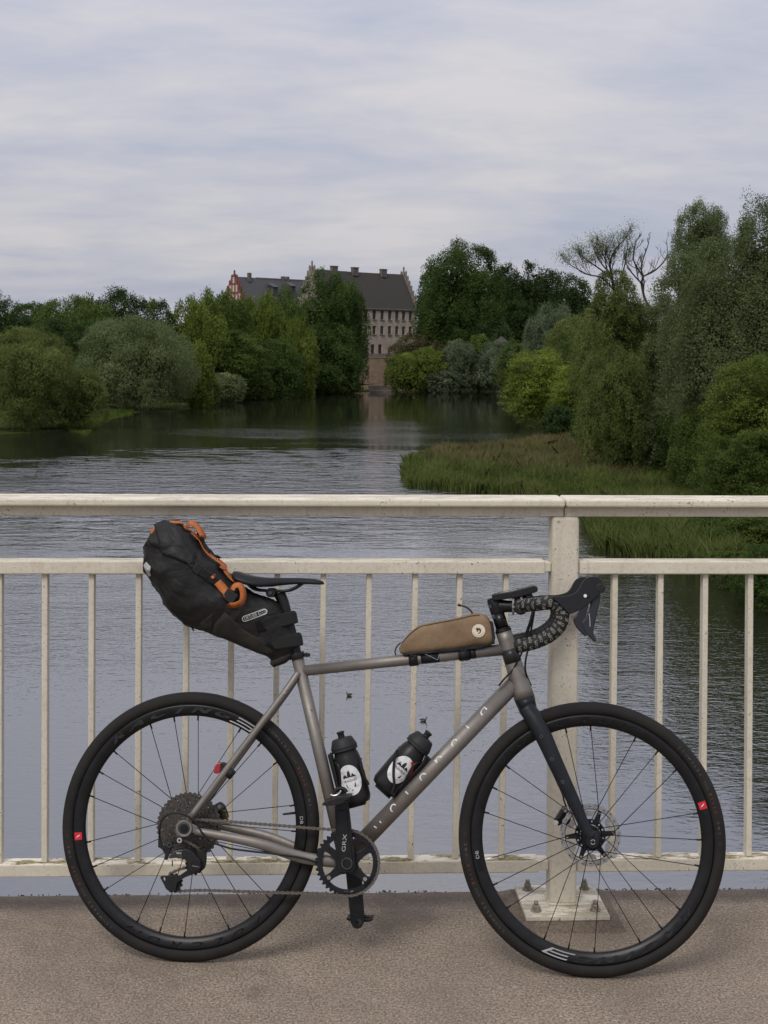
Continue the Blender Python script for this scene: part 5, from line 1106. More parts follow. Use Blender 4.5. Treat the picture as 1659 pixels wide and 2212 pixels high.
# cables
def cable(pts, r=.0024, m=M_cable, name='cable', parent=bike): return MB().tube(smooth_path(pts, 6), r, 8).build(name, m, parent)
cable([b(c9(650, 470), .12), b(c9(635, 590), .08), b(c9(580, 760), .05), b(c9(530, 900), .045), b(c9(490, 1060), .04), b(c2(940, 780), .02), b(c2(870, 860), .03), b(c2(838, 900), .024)], .0026)
cable([b(c9(655, 480), .13), b(c9(640, 600), .10), b(c9(612, 760), .07), b(c9(590, 920), .06), b(c9(560, 1060), .05), b(c2(1028, 720), .05), b(c2(1026, 800), .03), b(c2(1065, 900), -.03)], .0026)
cable([b(c9(640, 470), -.10), b(c9(600, 640), -.06), b(c9(540, 820), -.05), b(c9(500, 960), -.05)], .0024)
cable([b(c7(540, 400), -.055), b(c7(500, 300), -.056), b(c7(470, 180), -.055), b(c5(600, 520), -.045), b(c5(520, 330), -.035), b(c5(470, 150), -.02)], .0022)
# brackets: two clamps and mount under the computer
MB().box(b(c9(445, 370)), (.022, .030, .018), Matrix.Rotation(-.1, 3, 'Y')).tube([b(c9(540, 350)) + Vector((0, .02, 0)), b(c9(590, 345)) + Vector((0, -.02, 0))], .010, 14).build('computer_mount', M_plas, stem, bevel=.002)
for zx in (380, 480):
    p = b(c9(zx, 460)); pr_ = [(0, -.021, .026), (0, -.0225, 0), (0, -.019, -.024)]
    MB().tube([p + Vector(q) + Vector((.001, 0, 0)) for q in pr_], [(.0030, .0009)] * 3, 8, ref=(1, 0, 0)).box(p + Vector((.001, -.0235, -.003)), (.0070, .003, .0060)).build('cable_tie', mat('grey_cable_tie', (.20, .20, .205), .5), stem)

# ---- crankset, chainring, pedals
CC = b(c8(461, 1262), .060); RC = Vector((BB.x, 0, BB.z)); CC = Vector((BB.x, 0, BB.z))
cr = bpy.data.objects.new('crankset', None); 
arm = []
def c8w(pts, w): return [b(c8(x, y), w) for x, y in pts]
ca = MB().prism(c8w([(318, 545), (345, 490), (470, 488), (492, 560), (525, 860), (560, 1100), (572, 1310), (540, 1362), (372, 1365), (345, 1300), (352, 1180), (330, 860)], .058), (0, -.016, 0))
ca.prism(c8w([(345, 600), (455, 600), (478, 860), (525, 1150), (540, 1290), (390, 1330), (375, 1180), (350, 860)], .0735), (0, -.004, 0))
crk = ca.build('crank_arm', M_blk, bike, bevel=.0035, seg=3)
q = b(c8(461, 1262), .078); MB().ring(.0148, .0110, 32, -.003, .003, c=q).build('crank_cap', M_dgrey, crk); MB().ring(.0110, .0001, 32, -.0005, .0005, c=q + Vector((0, .002, 0))).build('crank_bore', M_gloss, crk)
mk = MB(); v, f = text2d('GRX', .0195)
for px, py, pz in [(0, 0, 0)]:
    o = b(c8(430, 1010), .0782); th = math.radians(86)
    mk.add([o + Vector((x * 1.12 * math.cos(th) - y * .72 * math.sin(th), 0, x * 1.12 * math.sin(th) + y * .72 * math.cos(th))) for x, y, z in v], f)
mk.build('crank_lettering', M_lgrey, crk)
RCw = Vector((b(c8(470, 1256), .045).x, -.045, b(c8(470, 1256), .045).z))
NT = 40
def tooth(a): t = (a * NT / (2 * PI)) % 1.0; return .0782 + .0062 * max(0, min(1, (.5 - abs(t - .5)) * 3.6 - .35))
rg = MB().ring(tooth, .0655, NT * 8, -.0014, .0014).ring(.0745, .0660, 96, -.0034, -.0015)
cring = rg.build('chainring', M_fork, bike); cring.location = RCw
for a, hole in ((146, 0), (34, 0), (-142, 1), (-38, 1)):
    a = math.radians(a); d = Vector((math.cos(a), 0, math.sin(a))); n = Vector((-d.z, 0, d.x))
    MB().prism([d * q + n * t + Vector((0, -.0095, 0)) for q, t in ((.010, -.022), (.030, -.0120), (.048, -.0085), (.0600, -.0085), (.0690, -.0140), (.0690, .0140), (.0600, .0085), (.048, .0085), (.030, .0120), (.010, .022))], (0, .0065, 0)).build('spider_arm', M_fork, cring, bevel=.0012)
    MB().tube([d * .0590 + Vector((0, -.0095, 0)), d * .0590 + Vector((0, -.0112, 0))], .0052, 16).build('chainring_bolt', M_steel if hole else M_blk, cring)
rm = MB(); arc_text(rm, '42T   — —', .0700, .0050, math.radians(-86), .0037); rm.build('chainring_lettering', M_lgrey, cring)
# far crank arm, pointing down
fa = MB().prism(smooth_path(c8w([(440, 1330), (640, 1330), (655, 1640), (672, 1880), (672, 2000), (640, 2065), (590, 2082), (535, 2065), (505, 2000), (495, 1880)], -.062), 1, closed=True), (0, .016, 0)).build('crank_arm', M_plas, bike, bevel=.004, seg=3)
q = b(c8(588, 1998), -.0612); MB().ring(.0055, .0001, 16, -.0004, .0004, c=q).build('pedal_bore', M_gloss, fa)
mk = MB()
for k in range(3): mk.add(c8w([(548, 1853 + k * 12), (608, 1853 + k * 12), (608, 1857 + k * 12), (548, 1857 + k * 12)], -.0608), [(0, 1, 2, 3)])
mk.add(c8w([(552, 1890), (570, 1890), (570, 1912), (552, 1912)], -.0608), [(0, 1, 2, 3)]); mk.add(c8w([(578, 1890), (606, 1890), (606, 1896), (578, 1912)], -.0608), [(0, 1, 2, 3)]); mk.build('crank_lettering', M_grey, fa)
# pedals: axle, platform body, steel retention
def pedal(o, w0, w1, pts, f, ringp, tone):
    s = 1 if w1 > w0 else -1; P = [b(f(x, y), w0) for x, y in pts]
    P2 = smooth_path(P, 2, closed=True); pd = MB().prism(P2, (0, -(w1 - w0), 0)).build('pedal', M_plas, bike, bevel=.003)
    c = sum(P, Vector()) / len(P); MB().tube([Vector((c.x, -(w0 - s * .025), c.z)), Vector((c.x, -w0 - s * .01, c.z))], .0075, 14).build('pedal_axle', M_dgrey, pd)
    r = [b(f(x, y), w0 + s * .02) for x, y in ringp]; MB().tube(smooth_path(r, 4), .0032, 8).build('pedal_spring', tone, pd); return pd
pp = pedal(None, .082, .140, [(182, 490), (215, 462), (310, 425), (400, 398), (520, 388), (530, 405), (470, 440), (430, 478), (320, 500), (215, 505)], c8, [(258, 408), (290, 422), (340, 412), (372, 385), (388, 355)], M_alu)
MB().tube(smooth_path([b(c8(x, y), .10) for x, y in ((308, 395), (325, 350), (375, 330), (430, 342), (458, 380))], 4), .0050, 10).build('pedal_spring', M_plas, pp)
pedal(None, -.086, -.140, [(455, 1950), (520, 1945), (700, 1960), (775, 1955), (770, 1980), (730, 1990), (650, 1995), (520, 1985), (460, 1968)], c8, [(680, 1900), (690, 1925), (760, 1930), (775, 1945), (765, 1965)], M_dgrey)

# ---- cassette, derailleur, chain
def cog(r, nt): return lambda a: r - .0022 + .0038 * max(0, min(1, (.5 - abs((a * nt / (2 * PI)) % 1.0 - .5)) * 3.4 - .3))
cst = MB(); cogs = [42, 37, 32, 28, 24, 21, 19, 17, 15, 13, 11]
for i, n in enumerate(cogs):
    r = n * .0127 / (2 * PI); y = -(.0175 + i * .0037); cst.ring(cog(r, n), max(.012, r - (.013 if i < 4 else .008)), n * 6, y - .0008, y + .0008)
    if i < 5:
        for k in range(7):
            a = k * 2 * PI / 7 + i * .3; d = Vector((math.cos(a), 0, math.sin(a))); nn = Vector((-d.z, 0, d.x)); cst.prism([d * q + nn * t + Vector((0, y - .0006, 0)) for q, t in ((.014, -.005), (r - .011, -.0042), (r - .011, .0042), (.014, .005))], (0, .0012, 0))
cst.lathe([(.0165, .016), (.0165, .056), (.012, .058)], 24, MX)
cso = cst.build('cassette', M_cog, rw)
dots = MB()
for i in range(5):
    r = cogs[i] * .0127 / (2 * PI) - .0075; y = -(.0175 + i * .0037) - .0009
    for k in range(cogs[i] // 2): a = k * 4 * PI / cogs[i] + i; dots.tube([(r * math.cos(a), y, r * math.sin(a)), (r * math.cos(a), y - .0004, r * math.sin(a))], .0017, 6)
tag(dots.build('cog_hole', M_gloss, rw), kind='stuff')
glint = MB()  # small bright studs stand in for glints of light on the cogs
for i in range(6):
    r = cogs[i] * .0127 / (2 * PI) - .0045; y = -(.0175 + i * .0037) - .0010
    for k in range(5): a = k * 1.2566 + i * .77; glint.tube([(r * math.cos(a), y, r * math.sin(a)), (r * math.cos(a), y - .0005, r * math.sin(a))], .0012, 6)
tag(glint.build('cog_glint', M_alu, rw), kind='stuff')
W_D = .068
der = MB()
der.prism(smooth_path(bs(c6, [(600, 1250), (690, 1240), (780, 1290), (880, 1400), (940, 1480), (930, 1620), (860, 1700), (780, 1690), (700, 1600), (690, 1500), (640, 1440), (590, 1360)], W_D), 2, closed=True), (0, -.022, 0))
der.prism(smooth_path(bs(c6, [(850, 1250), (950, 1270), (1030, 1370), (1030, 1500), (1000, 1620), (900, 1690), (860, 1600), (900, 1450), (860, 1350)], W_D - .012), 2, closed=True), (0, -.014, 0))
der = der.build('rear_derailleur', M_plas, bike, bevel=.003)
p = b(c6(825, 1590), W_D + .022); MB().tube([p, p + Vector((0, -.003, 0))], [.0135, .0125], 24).build('derailleur_pivot', M_blk, der)
v, f = text2d('SHIMANO', .0040); mk = MB(); o = p + Vector((0, -.0034, 0)); mk.add([o + Vector((x, 0, y - x * .12)) for x, y, z in v], f); mk.build('derailleur_lettering', M_lgrey, der)
MB().prism(bs(c6, [(320, 1390), (430, 1290), (600, 1262), (630, 1290), (600, 1370), (640, 1410), (630, 1440), (480, 1420), (330, 1440)], W_D + .012), (0, -.006, 0)).build('derailleur_link', M_dgrey, der, bevel=.0018)
MB().prism(bs(c6, [(420, 1335), (590, 1330), (575, 1368), (440, 1360)], W_D + .0184), (0, -.0003, 0)).build('derailleur_decal', M_blk, der); v, f = text2d('GRX', .0062); mk = MB(); o = b(c6(500, 1345), W_D + .0192); mk.add([o + Vector((x * 1.15, 0, y - x * .04)) for x, y, z in v], f); mk.build('derailleur_lettering', M_white, der)
MB().prism(bs(c6, [(118, 1070), (165, 1080), (210, 1180), (290, 1190), (300, 1110), (440, 1075), (480, 1030), (560, 1050), (580, 1130), (520, 1170), (400, 1150), (370, 1240), (330, 1350), (290, 1470), (230, 1450), (250, 1360), (190, 1260), (118, 1220)], W_D - .004), (0, -.008, 0)).build('derailleur_bracket', M_plas, der, bevel=.0015)
for zx, zq, r, mm in ((515, 1098, .0068, M_alu), (325, 1185, .0072, M_dgrey)):
    p = b(c6(zx, zq), W_D + .006); MB().ring(r, r * .45, 20, -.0025, .0025, c=p).build('derailleur_bolt', mm, der); MB().ring(r * .45, .0001, 12, -.0005, .0005, c=p).build('derailleur_bolt', M_gloss, der)
MB().prism(bs(c6, [(150, 1800), (170, 1770), (520, 1760), (680, 1650), (780, 1610), (850, 1680), (840, 1710), (620, 1800), (540, 1850), (470, 1900), (440, 2060), (320, 2062), (260, 2010)], W_D - .004), (0, -.003, 0)).build('derailleur_cage', M_plas, der, bevel=.001)
MB().prism(bs(c6, [(215, 1800), (245, 1810), (240, 1870), (215, 1840)], W_D - .0005), (0, -.0004, 0)).build('cage_window', M_lgrey, der)
def jockey(p): return MB().ring(cog(.0225, 12), .006, 96, -.003, .003, c=p).build('jockey_wheel', M_plas, der)
J2 = b(c6(405, 1905), .052); J1 = b(c6(790, 1580), .052); jockey(J2); jockey(J1)
MB().tube([b(c6(378, 1480), W_D), b(c6(378, 1590), W_D)], .0015, 6).build('derailleur_screw', M_blk, der)
cable([b(c6(140, 1080), W_D), b(c6(135, 900), .082), b(c6(190, 700), .088), b(c6(350, 590), .090), b(c6(500, 582), .090), b(c6(680, 650), .090), b(c6(830, 780), .086), b(c6(960, 980), .080), b(c6(1130, 1130), .074), b(c6(1400, 1230), .070), b(c6(1640, 1280), .066), b(c3(1450, 1015), .055), b(c3(1580, 1050), .045)], .0026)
# chain path in the plane w = .045: along the top, round the chainring, back along the bottom, through the cage, round the cog
W_C = .045
top_a = b(c6(850, 700), W_C); top_b = b(c8(300, 845), W_C); bot_b = b(c8(430, 1648), W_C); bot_a = b(c6(470, 2035), W_C)
rc = .0810; cp = [top_a, lerp(top_a, top_b, .25) , lerp(top_a, top_b, .5), lerp(top_a, top_b, .75), top_b]
aa = [100, 85, 65, 45, 25, 5, -15, -35, -55, -75, -92]
cp += [RCw + Vector((rc * math.cos(math.radians(a)), 0, rc * math.sin(math.radians(a)))) for a in aa]
cp += [lerp(bot_b, bot_a, t) for t in (.12, .35, .6, .85)]
cp += [J2 + Vector((.0225 * math.cos(math.radians(a)), W_C * 0, .0225 * math.sin(math.radians(a)))) for a in (-75, -130, 180, 120)]
cp += [b(c6(350, 1725), W_C), b(c6(480, 1665), W_C), b(c6(620, 1625), W_C), b(c6(900, 1640), W_C), b(c6(985, 1520), W_C), b(c6(930, 1330), W_C), b(c6(800, 1200), W_C), b(c6(640, 1110), W_C), b(c6(500, 1010), W_C), b(c6(450, 920), W_C), b(c6(460, 830), W_C), b(c6(500, 740), W_C), b(c6(590, 680), W_C), b(c6(720, 672), W_C)]
cp = [Vector((p.x, -W_C, p.z)) for p in cp]; CPs = smooth_path(cp, 12, closed=True)
tot = [0.0]
for i in range(1, len(CPs) + 1): tot.append(tot[-1] + (CPs[i % len(CPs)] - CPs[i - 1]).length)
nl = int(round(tot[-1] / .0127 / 2)) * 2; pts = []; j = 0
for k in range(nl):
    d = tot[-1] * k / nl
    while tot[j + 1] < d: j += 1
    pts.append(lerp(CPs[j], CPs[(j + 1) % len(CPs)], (d - tot[j]) / (tot[j + 1] - tot[j])))
def link_mesh(hw, r, name):
    mb = MB(); P = .0127
    out_ = [(r * math.cos(math.radians(a)) + (P if abs(a) <= 90 else 0), r * math.sin(math.radians(a))) for a in (90, 55, 20, -20, -55, -90)] 
    out_ = [(P + r * math.cos(math.radians(a)), r * math.sin(math.radians(a))) for a in (-70, -25, 25, 70)] + [(P / 2, r * .55)] + [(r * math.cos(math.radians(a)), r * math.sin(math.radians(a))) for a in (110, 155, 205, 250)] + [(P / 2, -r * .55)]
    for s in (-1, 1): mb.prism([(x, s * hw, z) for x, z in out_], (0, s * .0009, 0))
    for x in (0, P): mb.tube([(x, -hw - .0014, 0), (x, hw + .0014, 0)], .0021, 7)
    return mb.mesh(name, M_chain)
ol, il = link_mesh(.0026, .0044, 'chain_link'), link_mesh(.0015, .0042, 'chain_link')
rollers = MB()
for p in pts: rollers.tube([p + Vector((0, -.0014, 0)), p + Vector((0, .0014, 0))], .0038, 8)
ch = rollers.build('chain', M_chain, bike)
for k in range(nl):
    p, q = pts[k], pts[(k + 1) % nl]; x = (q - p).normalized(); z = Vector((-x.z, 0, x.x)); y = z.cross(x)
    inst('chain_link', ol if k % 2 else il, ch, Matrix(((x.x, y.x, z.x, p.x), (x.y, y.y, z.y, p.y), (x.z, y.z, z.z, p.z), (0, 0, 0, 1))))
# ================================================================== BAGS, BOTTLES AND SMALL THINGS ON THE BICYCLE
BM = BF.M
def bvh_of(o):
    dg = bpy.context.evaluated_depsgraph_get(); dg.update(); e = o.evaluated_get(dg); me = e.to_mesh(); t = BVHTree.FromPolygons([v.co.copy() for v in me.vertices], [list(p.vertices) for p in me.polygons]); e.to_mesh_clear(); return t
CB = BF.I @ CAMP                                     # camera in bicycle coordinates (used only to read surveyed points back onto a surface)
def onto(bv, uv, off=.001):                          # the point of a surface seen at (u, v)
    q = BF.hit(uv[0], uv[1], 0.0); d = (q - CB).normalized(); h = bv.ray_cast(CB, d)
    if h[0] is None:
        h = bv.find_nearest(q + Vector((0, -.03, 0)))
        return h[0] + h[1] * off
    n = h[1] if h[1].y < 0 else -h[1]
    return h[0] + n * off
def ribbon(bv, f, pts, wd_, off=.0015, k=6):         # webbing lying on a surface
    P = smooth_path([onto(bv, f(*p), off) for p in pts], k); mb = MB(); vs = []
    for i, p in enumerate(P):
        t = (P[min(i + 1, len(P) - 1)] - P[max(i - 1, 0)]).normalized(); h = bv.find_nearest(p); n = h[1] if h[1] is not None else Vector((0, -1, 0))
        if n.dot(p - h[0]) < 0: n = -n
        s = t.cross(n).normalized() * wd_ / 2; e = bv.find_nearest(p + s), bv.find_nearest(p - s)
        for sgn, hh in ((1, e[0]), (-1, e[1])):
            q = p + s * sgn; nn = hh[1] if hh[1].dot(q - hh[0]) >= 0 else -hh[1]; dlt = (q - hh[0]).dot(nn); vs.append(q + nn * max(0, off - dlt))
    return mb.add(vs, [(2 * i, 2 * i + 1, 2 * i + 3, 2 * i + 2) for i in range(len(P) - 1)], True)
def patch(bv, f, outline, off=.0012, step=3):        # a flat piece of fabric following a surface: grid inside an outline
    n = len(outline); c = (sum(p[0] for p in outline) / n, sum(p[1] for p in outline) / n); mb = MB(); vs = []; K = 5
    dense = [tuple(lerp(outline[i][a], outline[(i + 1) % n][a], t / step) for a in (0, 1)) for i in range(n) for t in range(step)]; m = len(dense)
    for k in range(1, K + 1): vs += [onto(bv, f(lerp(c[0], p[0], k / K), lerp(c[1], p[1], k / K)), off) for p in dense]
    vs.append(onto(bv, f(*c), off)); fs = [(k * m + i, k * m + (i + 1) % m, (k + 1) * m + (i + 1) % m, (k + 1) * m + i) for k in range(K - 1) for i in range(m)] + [(i, (i + 1) % m, len(vs) - 1) for i in range(m)]
    return mb.add(vs, fs, True)
def loft(secs, n=28, ex=2.4, fold=None):             # secs: (upper point, lower point, half width)
    mb = MB(); vs = []
    for i, (pu, pl_, hw) in enumerate(secs):
        c = (pu + pl_) / 2; h = (pu - pl_) / 2
        for k in range(n):
            a = 2 * PI * k / n; ca, sa = math.cos(a), math.sin(a); q = c + h * math.copysign(abs(sa) ** (2 / ex), sa) + Vector((0, -hw * math.copysign(abs(ca) ** (2 / ex), ca), 0))
            if fold: q = q + (q - c).normalized() * fold(i / (len(secs) - 1), a, q)
            vs.append(q)
    m = len(secs); mb.add(vs, [(i * n + k, i * n + (k + 1) % n, (i + 1) * n + (k + 1) % n, (i + 1) * n + k) for i in range(m - 1) for k in range(n)] + [tuple(range(n)), tuple(range((m - 1) * n, m * n))], True); return mb
def resample(secs, n):
    U = smooth_path([s[0] for s in secs], 8); L = smooth_path([s[1] for s in secs], 8); W = smooth_path([Vector((s[2], 0, 0)) for s in secs], 8); m = len(U)
    o = []
    for i in range(n):
        t = i / (n - 1) * (m - 1); j = min(int(t), m - 2); k = t - j; o.append((lerp(U[j], U[j + 1], k), lerp(L[j], L[j + 1], k), lerp(W[j], W[j + 1], k).x))
    return o
def band(pts, wd_, th=.0022, tilt=.35):              # a free-standing flat strap: in-plane width wd_, tilted away from the viewer
    P = smooth_path(pts, 5); mb = MB(); vs = []
    for i, p in enumerate(P):
        t = (P[min(i + 1, len(P) - 1)] - P[max(i - 1, 0)]).normalized(); n = Vector((-t.z, 0, t.x)).normalized()
        vs += [p + n * wd_ * .5 + Vector((0, wd_ * tilt, 0)), p - n * wd_ * .5 - Vector((0, wd_ * tilt, 0))]
    return mb.add(vs, [(2 * i, 2 * i + 1, 2 * i + 3, 2 * i + 2) for i in range(len(P) - 1)], True)
def thing(name, label, cat, M=None): return empty(name, label, cat, M if M is not None else BM)

# ---- seat pack
M_bag = (lambda g: g.set(Base_Color=g.mix(g.ramp(g.noise(22, 6, .7), (.35, 0.0), (.75, 1.0)), (.0048, .0046, .0047), (.0115, .0108, .0102)), Roughness=g.ramp(g.noise(30, 4, .6), (.3, .50), (.7, .72)), Specular_IOR_Level=.35, Normal=g.bump(g.noise(800, 2, .5), .25, .0006, g.bump(g.noise(14, 2, .5, dist=1.2), .7, .014))))(G('black_ripstop'))
M_bagd = mat('dusty_dark_grey_fabric', (.015, .014, .013), .8, col2=(.036, .032, .028), vscale=18, bump=.3, bscale=500); M_org = mat('orange_webbing', (.40, .115, .025), .75, var=.22, vscale=60, bump=.4, bscale=900); M_orgc = mat('faded_orange_cord', (.36, .12, .05), .8, var=.3, vscale=90)
M_reflect = mat('grey_reflective_patch', (.36, .355, .35), .45)
SB = [((1408, 1120), (1185, 1292), .016), ((1392, 1070), (1165, 1225), .026), ((1345, 985), (1090, 1190), .034), ((1290, 870), (960, 1140), .044), ((1215, 760), (800, 1070), .056), ((1060, 700), (690, 1030), .066), ((955, 655), (570, 985), .076), ((865, 590), (450, 920), .084), ((770, 490), (355, 835), .089),
      ((680, 385), (270, 720), .090), ((592, 285), (205, 615), .088), ((515, 195), (150, 470), .084), ((440, 125), (165, 320), .074), ((385, 102), (225, 168), .052), ((345, 106), (262, 136), .018)]
secs = [(b(cA(*u)), b(cA(*l)), w) for u, l, w in SB]
def fold(t, a, q):
    r = 1 - abs(noise.noise(Vector((q.x * 9 + q.z * 7, q.y * 6, q.z * 11 - q.x * 4)))); r2 = 1 - abs(noise.noise(Vector((q.x * 22 - q.z * 8, q.y * 14 + 3, q.z * 20)))); k = sstep(.28, .5, t) * (1 - sstep(.93, 1, t)) * .8 + .2
    return float(k) * (.011 * (r ** 4 - .35) + .0045 * (r2 ** 5 - .3))
pack = thing('seat_pack', 'large black roll-top seat pack with orange straps slung under the saddle', 'saddle bag')
body = loft(resample(secs, 64), 48, 2.5, fold).build('bag_body', M_bag, pack)
bv = bvh_of(body)
def fab(mb, name, m, solid=.0016, parent=pack, bevel=0): return mb.build(name, m, parent, solid=solid, bevel=bevel)
fab(patch(bv, cA, [(232, 148), (300, 118), (400, 150), (470, 300), (560, 392), (548, 470), (452, 440), (285, 366), (255, 260)], .0045), 'closure_flap', M_bag, .003)
fab(patch(bv, cA, [(176, 268), (232, 160), (268, 262), (290, 350), (205, 300)], .0022), 'closure_flap', M_bag, .002)
fab(patch(bv, cA, [(715, 945), (800, 850), (960, 1000), (1120, 1090), (1215, 1215), (1130, 1200), (960, 1140), (800, 1070), (690, 1020)], .0008), 'wear_panel', M_bagd, .0012)
fab(patch(bv, cA, [(550, 975), (700, 860), (700, 930), (690, 1022), (640, 1022)], .0012), 'wear_panel', M_bagd, .0012)
fab(patch(bv, cA, [(138, 470), (160, 440), (196, 480), (190, 520), (200, 552), (180, 560), (150, 500)], .0012), 'reflective_patch', M_reflect, .0006)
fab(ribbon(bv, cA, [(470, 370), (525, 440), (575, 490)], .030, .0045), 'side_strap', M_bag, .0018)
fab(ribbon(bv, cA, [(620, 525), (660, 565), (700, 600), (735, 625)], .020, .006), 'side_strap', M_bag, .0018)
fab(ribbon(bv, cA, [(728, 615), (775, 665), (825, 720)], .024, .0075), 'webbing', M_org, .0022)
bk = MB()
for (x0, y0), (x1, y1), w_, t in (((550, 480), (600, 520), .028, .006), ((595, 515), (660, 570), .022, .008), ((640, 550), (700, 600), .026, .006)):
    p, q = onto(bv, cA(x0, y0), .008), onto(bv, cA(x1, y1), .008); c = (p + q) / 2; z = (q - p).normalized(); n = Vector((0, -1, 0)); s = z.cross(n).normalized(); n = s.cross(z); R = Matrix((z, s, n)).transposed(); bk.box(c, ((q - p).length * .92, w_, t), R)
bk.build('buckle', M_plas, pack, bevel=.002)
fab(ribbon(bv, cA, [(672, 590), (700, 565)], .009, .013, 3), 'webbing', M_org, .003)
p, q = onto(bv, cA(805, 735), .010), onto(bv, cA(870, 730), .010); MB().box((p + q) / 2, (.034, .008, .030), Matrix.Rotation(.6, 3, 'Y')).build('buckle', M_plas, pack, bevel=.002)
lp = [b(cA(x, y), .078) for x, y in ((862, 672), (880, 640), (915, 634), (938, 660), (948, 715), (935, 765), (890, 790), (842, 795), (830, 782))]
band(lp, .0135, tilt=.5).build('webbing', M_org, pack, solid=.0022)
lp2 = [b(cA(x, y), .040) for x, y in ((500, 160), (508, 130), (535, 128), (575, 160), (605, 205), (620, 235), (590, 232))]
band(lp2, .0125, tilt=.7).build('webbing', M_org, pack, solid=.0022)
fab(ribbon(bv, cA, [(345, 128), (400, 132), (450, 148), (500, 178), (545, 225), (590, 270)], .012, .004), 'webbing', M_org, .0022)
fab(ribbon(bv, cA, [(205, 215), (222, 185), (236, 172)], .012, .003), 'webbing', M_org, .0022)
fab(ribbon(bv, cA, [(560, 205), (600, 235), (640, 270), (690, 330), (735, 390), (790, 455), (850, 520), (905, 570), (960, 605)], .020, .006), 'webbing', M_org, .0022)
fab(ribbon(bv, cA, [(590, 245), (640, 300), (700, 360)], .018, .012), 'webbing', M_bag, .003)
for pts in ([(520, 205), (560, 255), (610, 305), (660, 350), (700, 395), (705, 430)], [(620, 225), (650, 205), (662, 240), (655, 270), (700, 320), (760, 395)], [(735, 430), (770, 475), (800, 500), (770, 515), (745, 490)], [(855, 570), (865, 600), (890, 620), (918, 605), (915, 635)], [(650, 330), (700, 390), (730, 450), (780, 500), (850, 560)]):
    MB().tube(smooth_path([onto(bv, cA(*q), .006 + .004 * (i % 2)) for i, q in enumerate(pts)], 5), .0022, 8).build('bungee_cord', M_orgc, pack)
for pts in ([(570, 240), (640, 250), (672, 275), (640, 285)], [(650, 290), (720, 320), (790, 405), (760, 385)]): fab(patch(bv, cA, pts, .016), 'cord_lock', M_plas, .004)
# hook-and-loop straps round the seatpost
for pts, sd in ([(1105, 905), (1345, 838), (1362, 862), (1378, 942), (1165, 1002)], 1), ([(1155, 1075), (1390, 1018), (1408, 1050), (1420, 1128), (1208, 1160), (1180, 1120)], 2):
    P = [b(cA(*q), .030 if q[0] > 1280 else .036) for q in pts]; MB().prism(P, (0, .060, 0)).build('hook_and_loop_strap', mat('black_hook_tape', (.014, .014, .0145), .85, bump=.5, bscale=700), pack, bevel=.004)
for pts in ([(1048, 925), (1085, 920), (1140, 1000), (1065, 1018)], [(1115, 1115), (1165, 1105), (1230, 1170)]): fab(patch(bv, cA, pts, .0015), 'strap_tab', mat('deep_black_loop_tape', (.004, .004, .004), .9), .002)
MB().tube(smooth_path([b(cA(x, y)) for x, y in ((1330, 1180), (1270, 1225), (1215, 1255), (1185, 1285))], 4), [(.014, .016), (.016, .020), (.013, .018), (.008, .012)], 14).build('strap_end', M_bagd, pack)
for pts in ([(520, 955), (530, 975), (545, 1005)], [(520, 960), (545, 965), (560, 940)]): MB().tube(smooth_path([b(cA(*q), .03) for q in pts], 3), .0022, 6).build('strap_end', M_bag, pack)
# printed label
M_lab = mat('label_grey', (.46, .46, .45), .5)
def frame_uv(bv, f, c, ang, off):
    return lambda x, y: onto(bv, f(c[0] + x * math.cos(ang) + y * math.sin(ang), c[1] + x * math.sin(ang) - y * math.cos(ang)), off)
def pill(fn, x0, x1, r, n=8):
    o = [(x1 - r + r * math.cos(a), r * math.sin(a)) for a in [(-PI / 2 + PI * i / n) for i in range(n + 1)]] + [(x0 + r + r * math.cos(a), r * math.sin(a)) for a in [(PI / 2 + PI * i / n) for i in range(n + 1)]]
    return o
fn = frame_uv(bv, cA, (1042, 875), math.radians(-19.5), .0022)
def pill_ring(fn, x0, x1, r, th):
    A, B_ = pill(fn, x0, x1, r), pill(fn, x0 + th, x1 - th, r - th); n = len(A); return MB().add([fn(*p) for p in A] + [fn(*p) for p in B_], [(i, (i + 1) % n, n + (i + 1) % n, n + i) for i in range(n)])
lab = pill_ring(fn, -108, 108, 24, 6).build('brand_label', M_lab, pack)
pill_ring(fn, 30, 100, 17, 4).build('brand_label', M_lab, pack)
v, f = text2d('ORTLIEB', 40); MB().add([fn(x * .72 - 36, y) for x, y, z in v], f).build('label_lettering', M_lab, pack)
v, f = text2d('waterproof', 14); MB().add([fn(x * .78 + 65, y) for x, y, z in v], f).build('label_lettering', M_lab, pack)
v, f = text2d('PRO', 15)

# ---- top tube bag
M_tan = (lambda g: g.set(Base_Color=g.mix(g.ramp(g.noise(16, 6, .7), (.35, 0.0), (.75, 1.0)), (.150, .098, .052), (.235, .160, .092)), Roughness=.82, Normal=g.bump(g.noise(1100, 2, .5), .35, .0006, g.bump(g.noise(30, 3, .5, dist=.8), .3, .006))))(G('tan_waxed_canvas'))
TB = [((128, 640), (140, 672), .012), ((165, 572), (175, 680), .020), ((200, 530), (215, 676), .024), ((270, 476), (290, 668), .027), ((340, 457), (360, 660), .028), ((450, 437), (470, 648), .029), ((550, 416), (570, 634), .030), ((640, 392), (660, 622), .031), ((705, 387), (725, 614), .031), ((752, 408), (765, 608), .030), ((778, 450), (790, 602), .027), ((792, 500), (800, 595), .018)]
tb = thing('top_tube_bag', 'small tan canvas bag with round emblem strapped on the top tube', 'frame bag')
tbody = loft(resample([(b(c2(*u)), b(c2(*l)), w) for u, l, w in TB], 40), 36, 3.4, lambda t, a, q: .0022 * noise.noise(Vector((q.x * 40, q.y * 30, q.z * 40)))).build('bag_body', M_tan, tb)
bt = bvh_of(tbody)
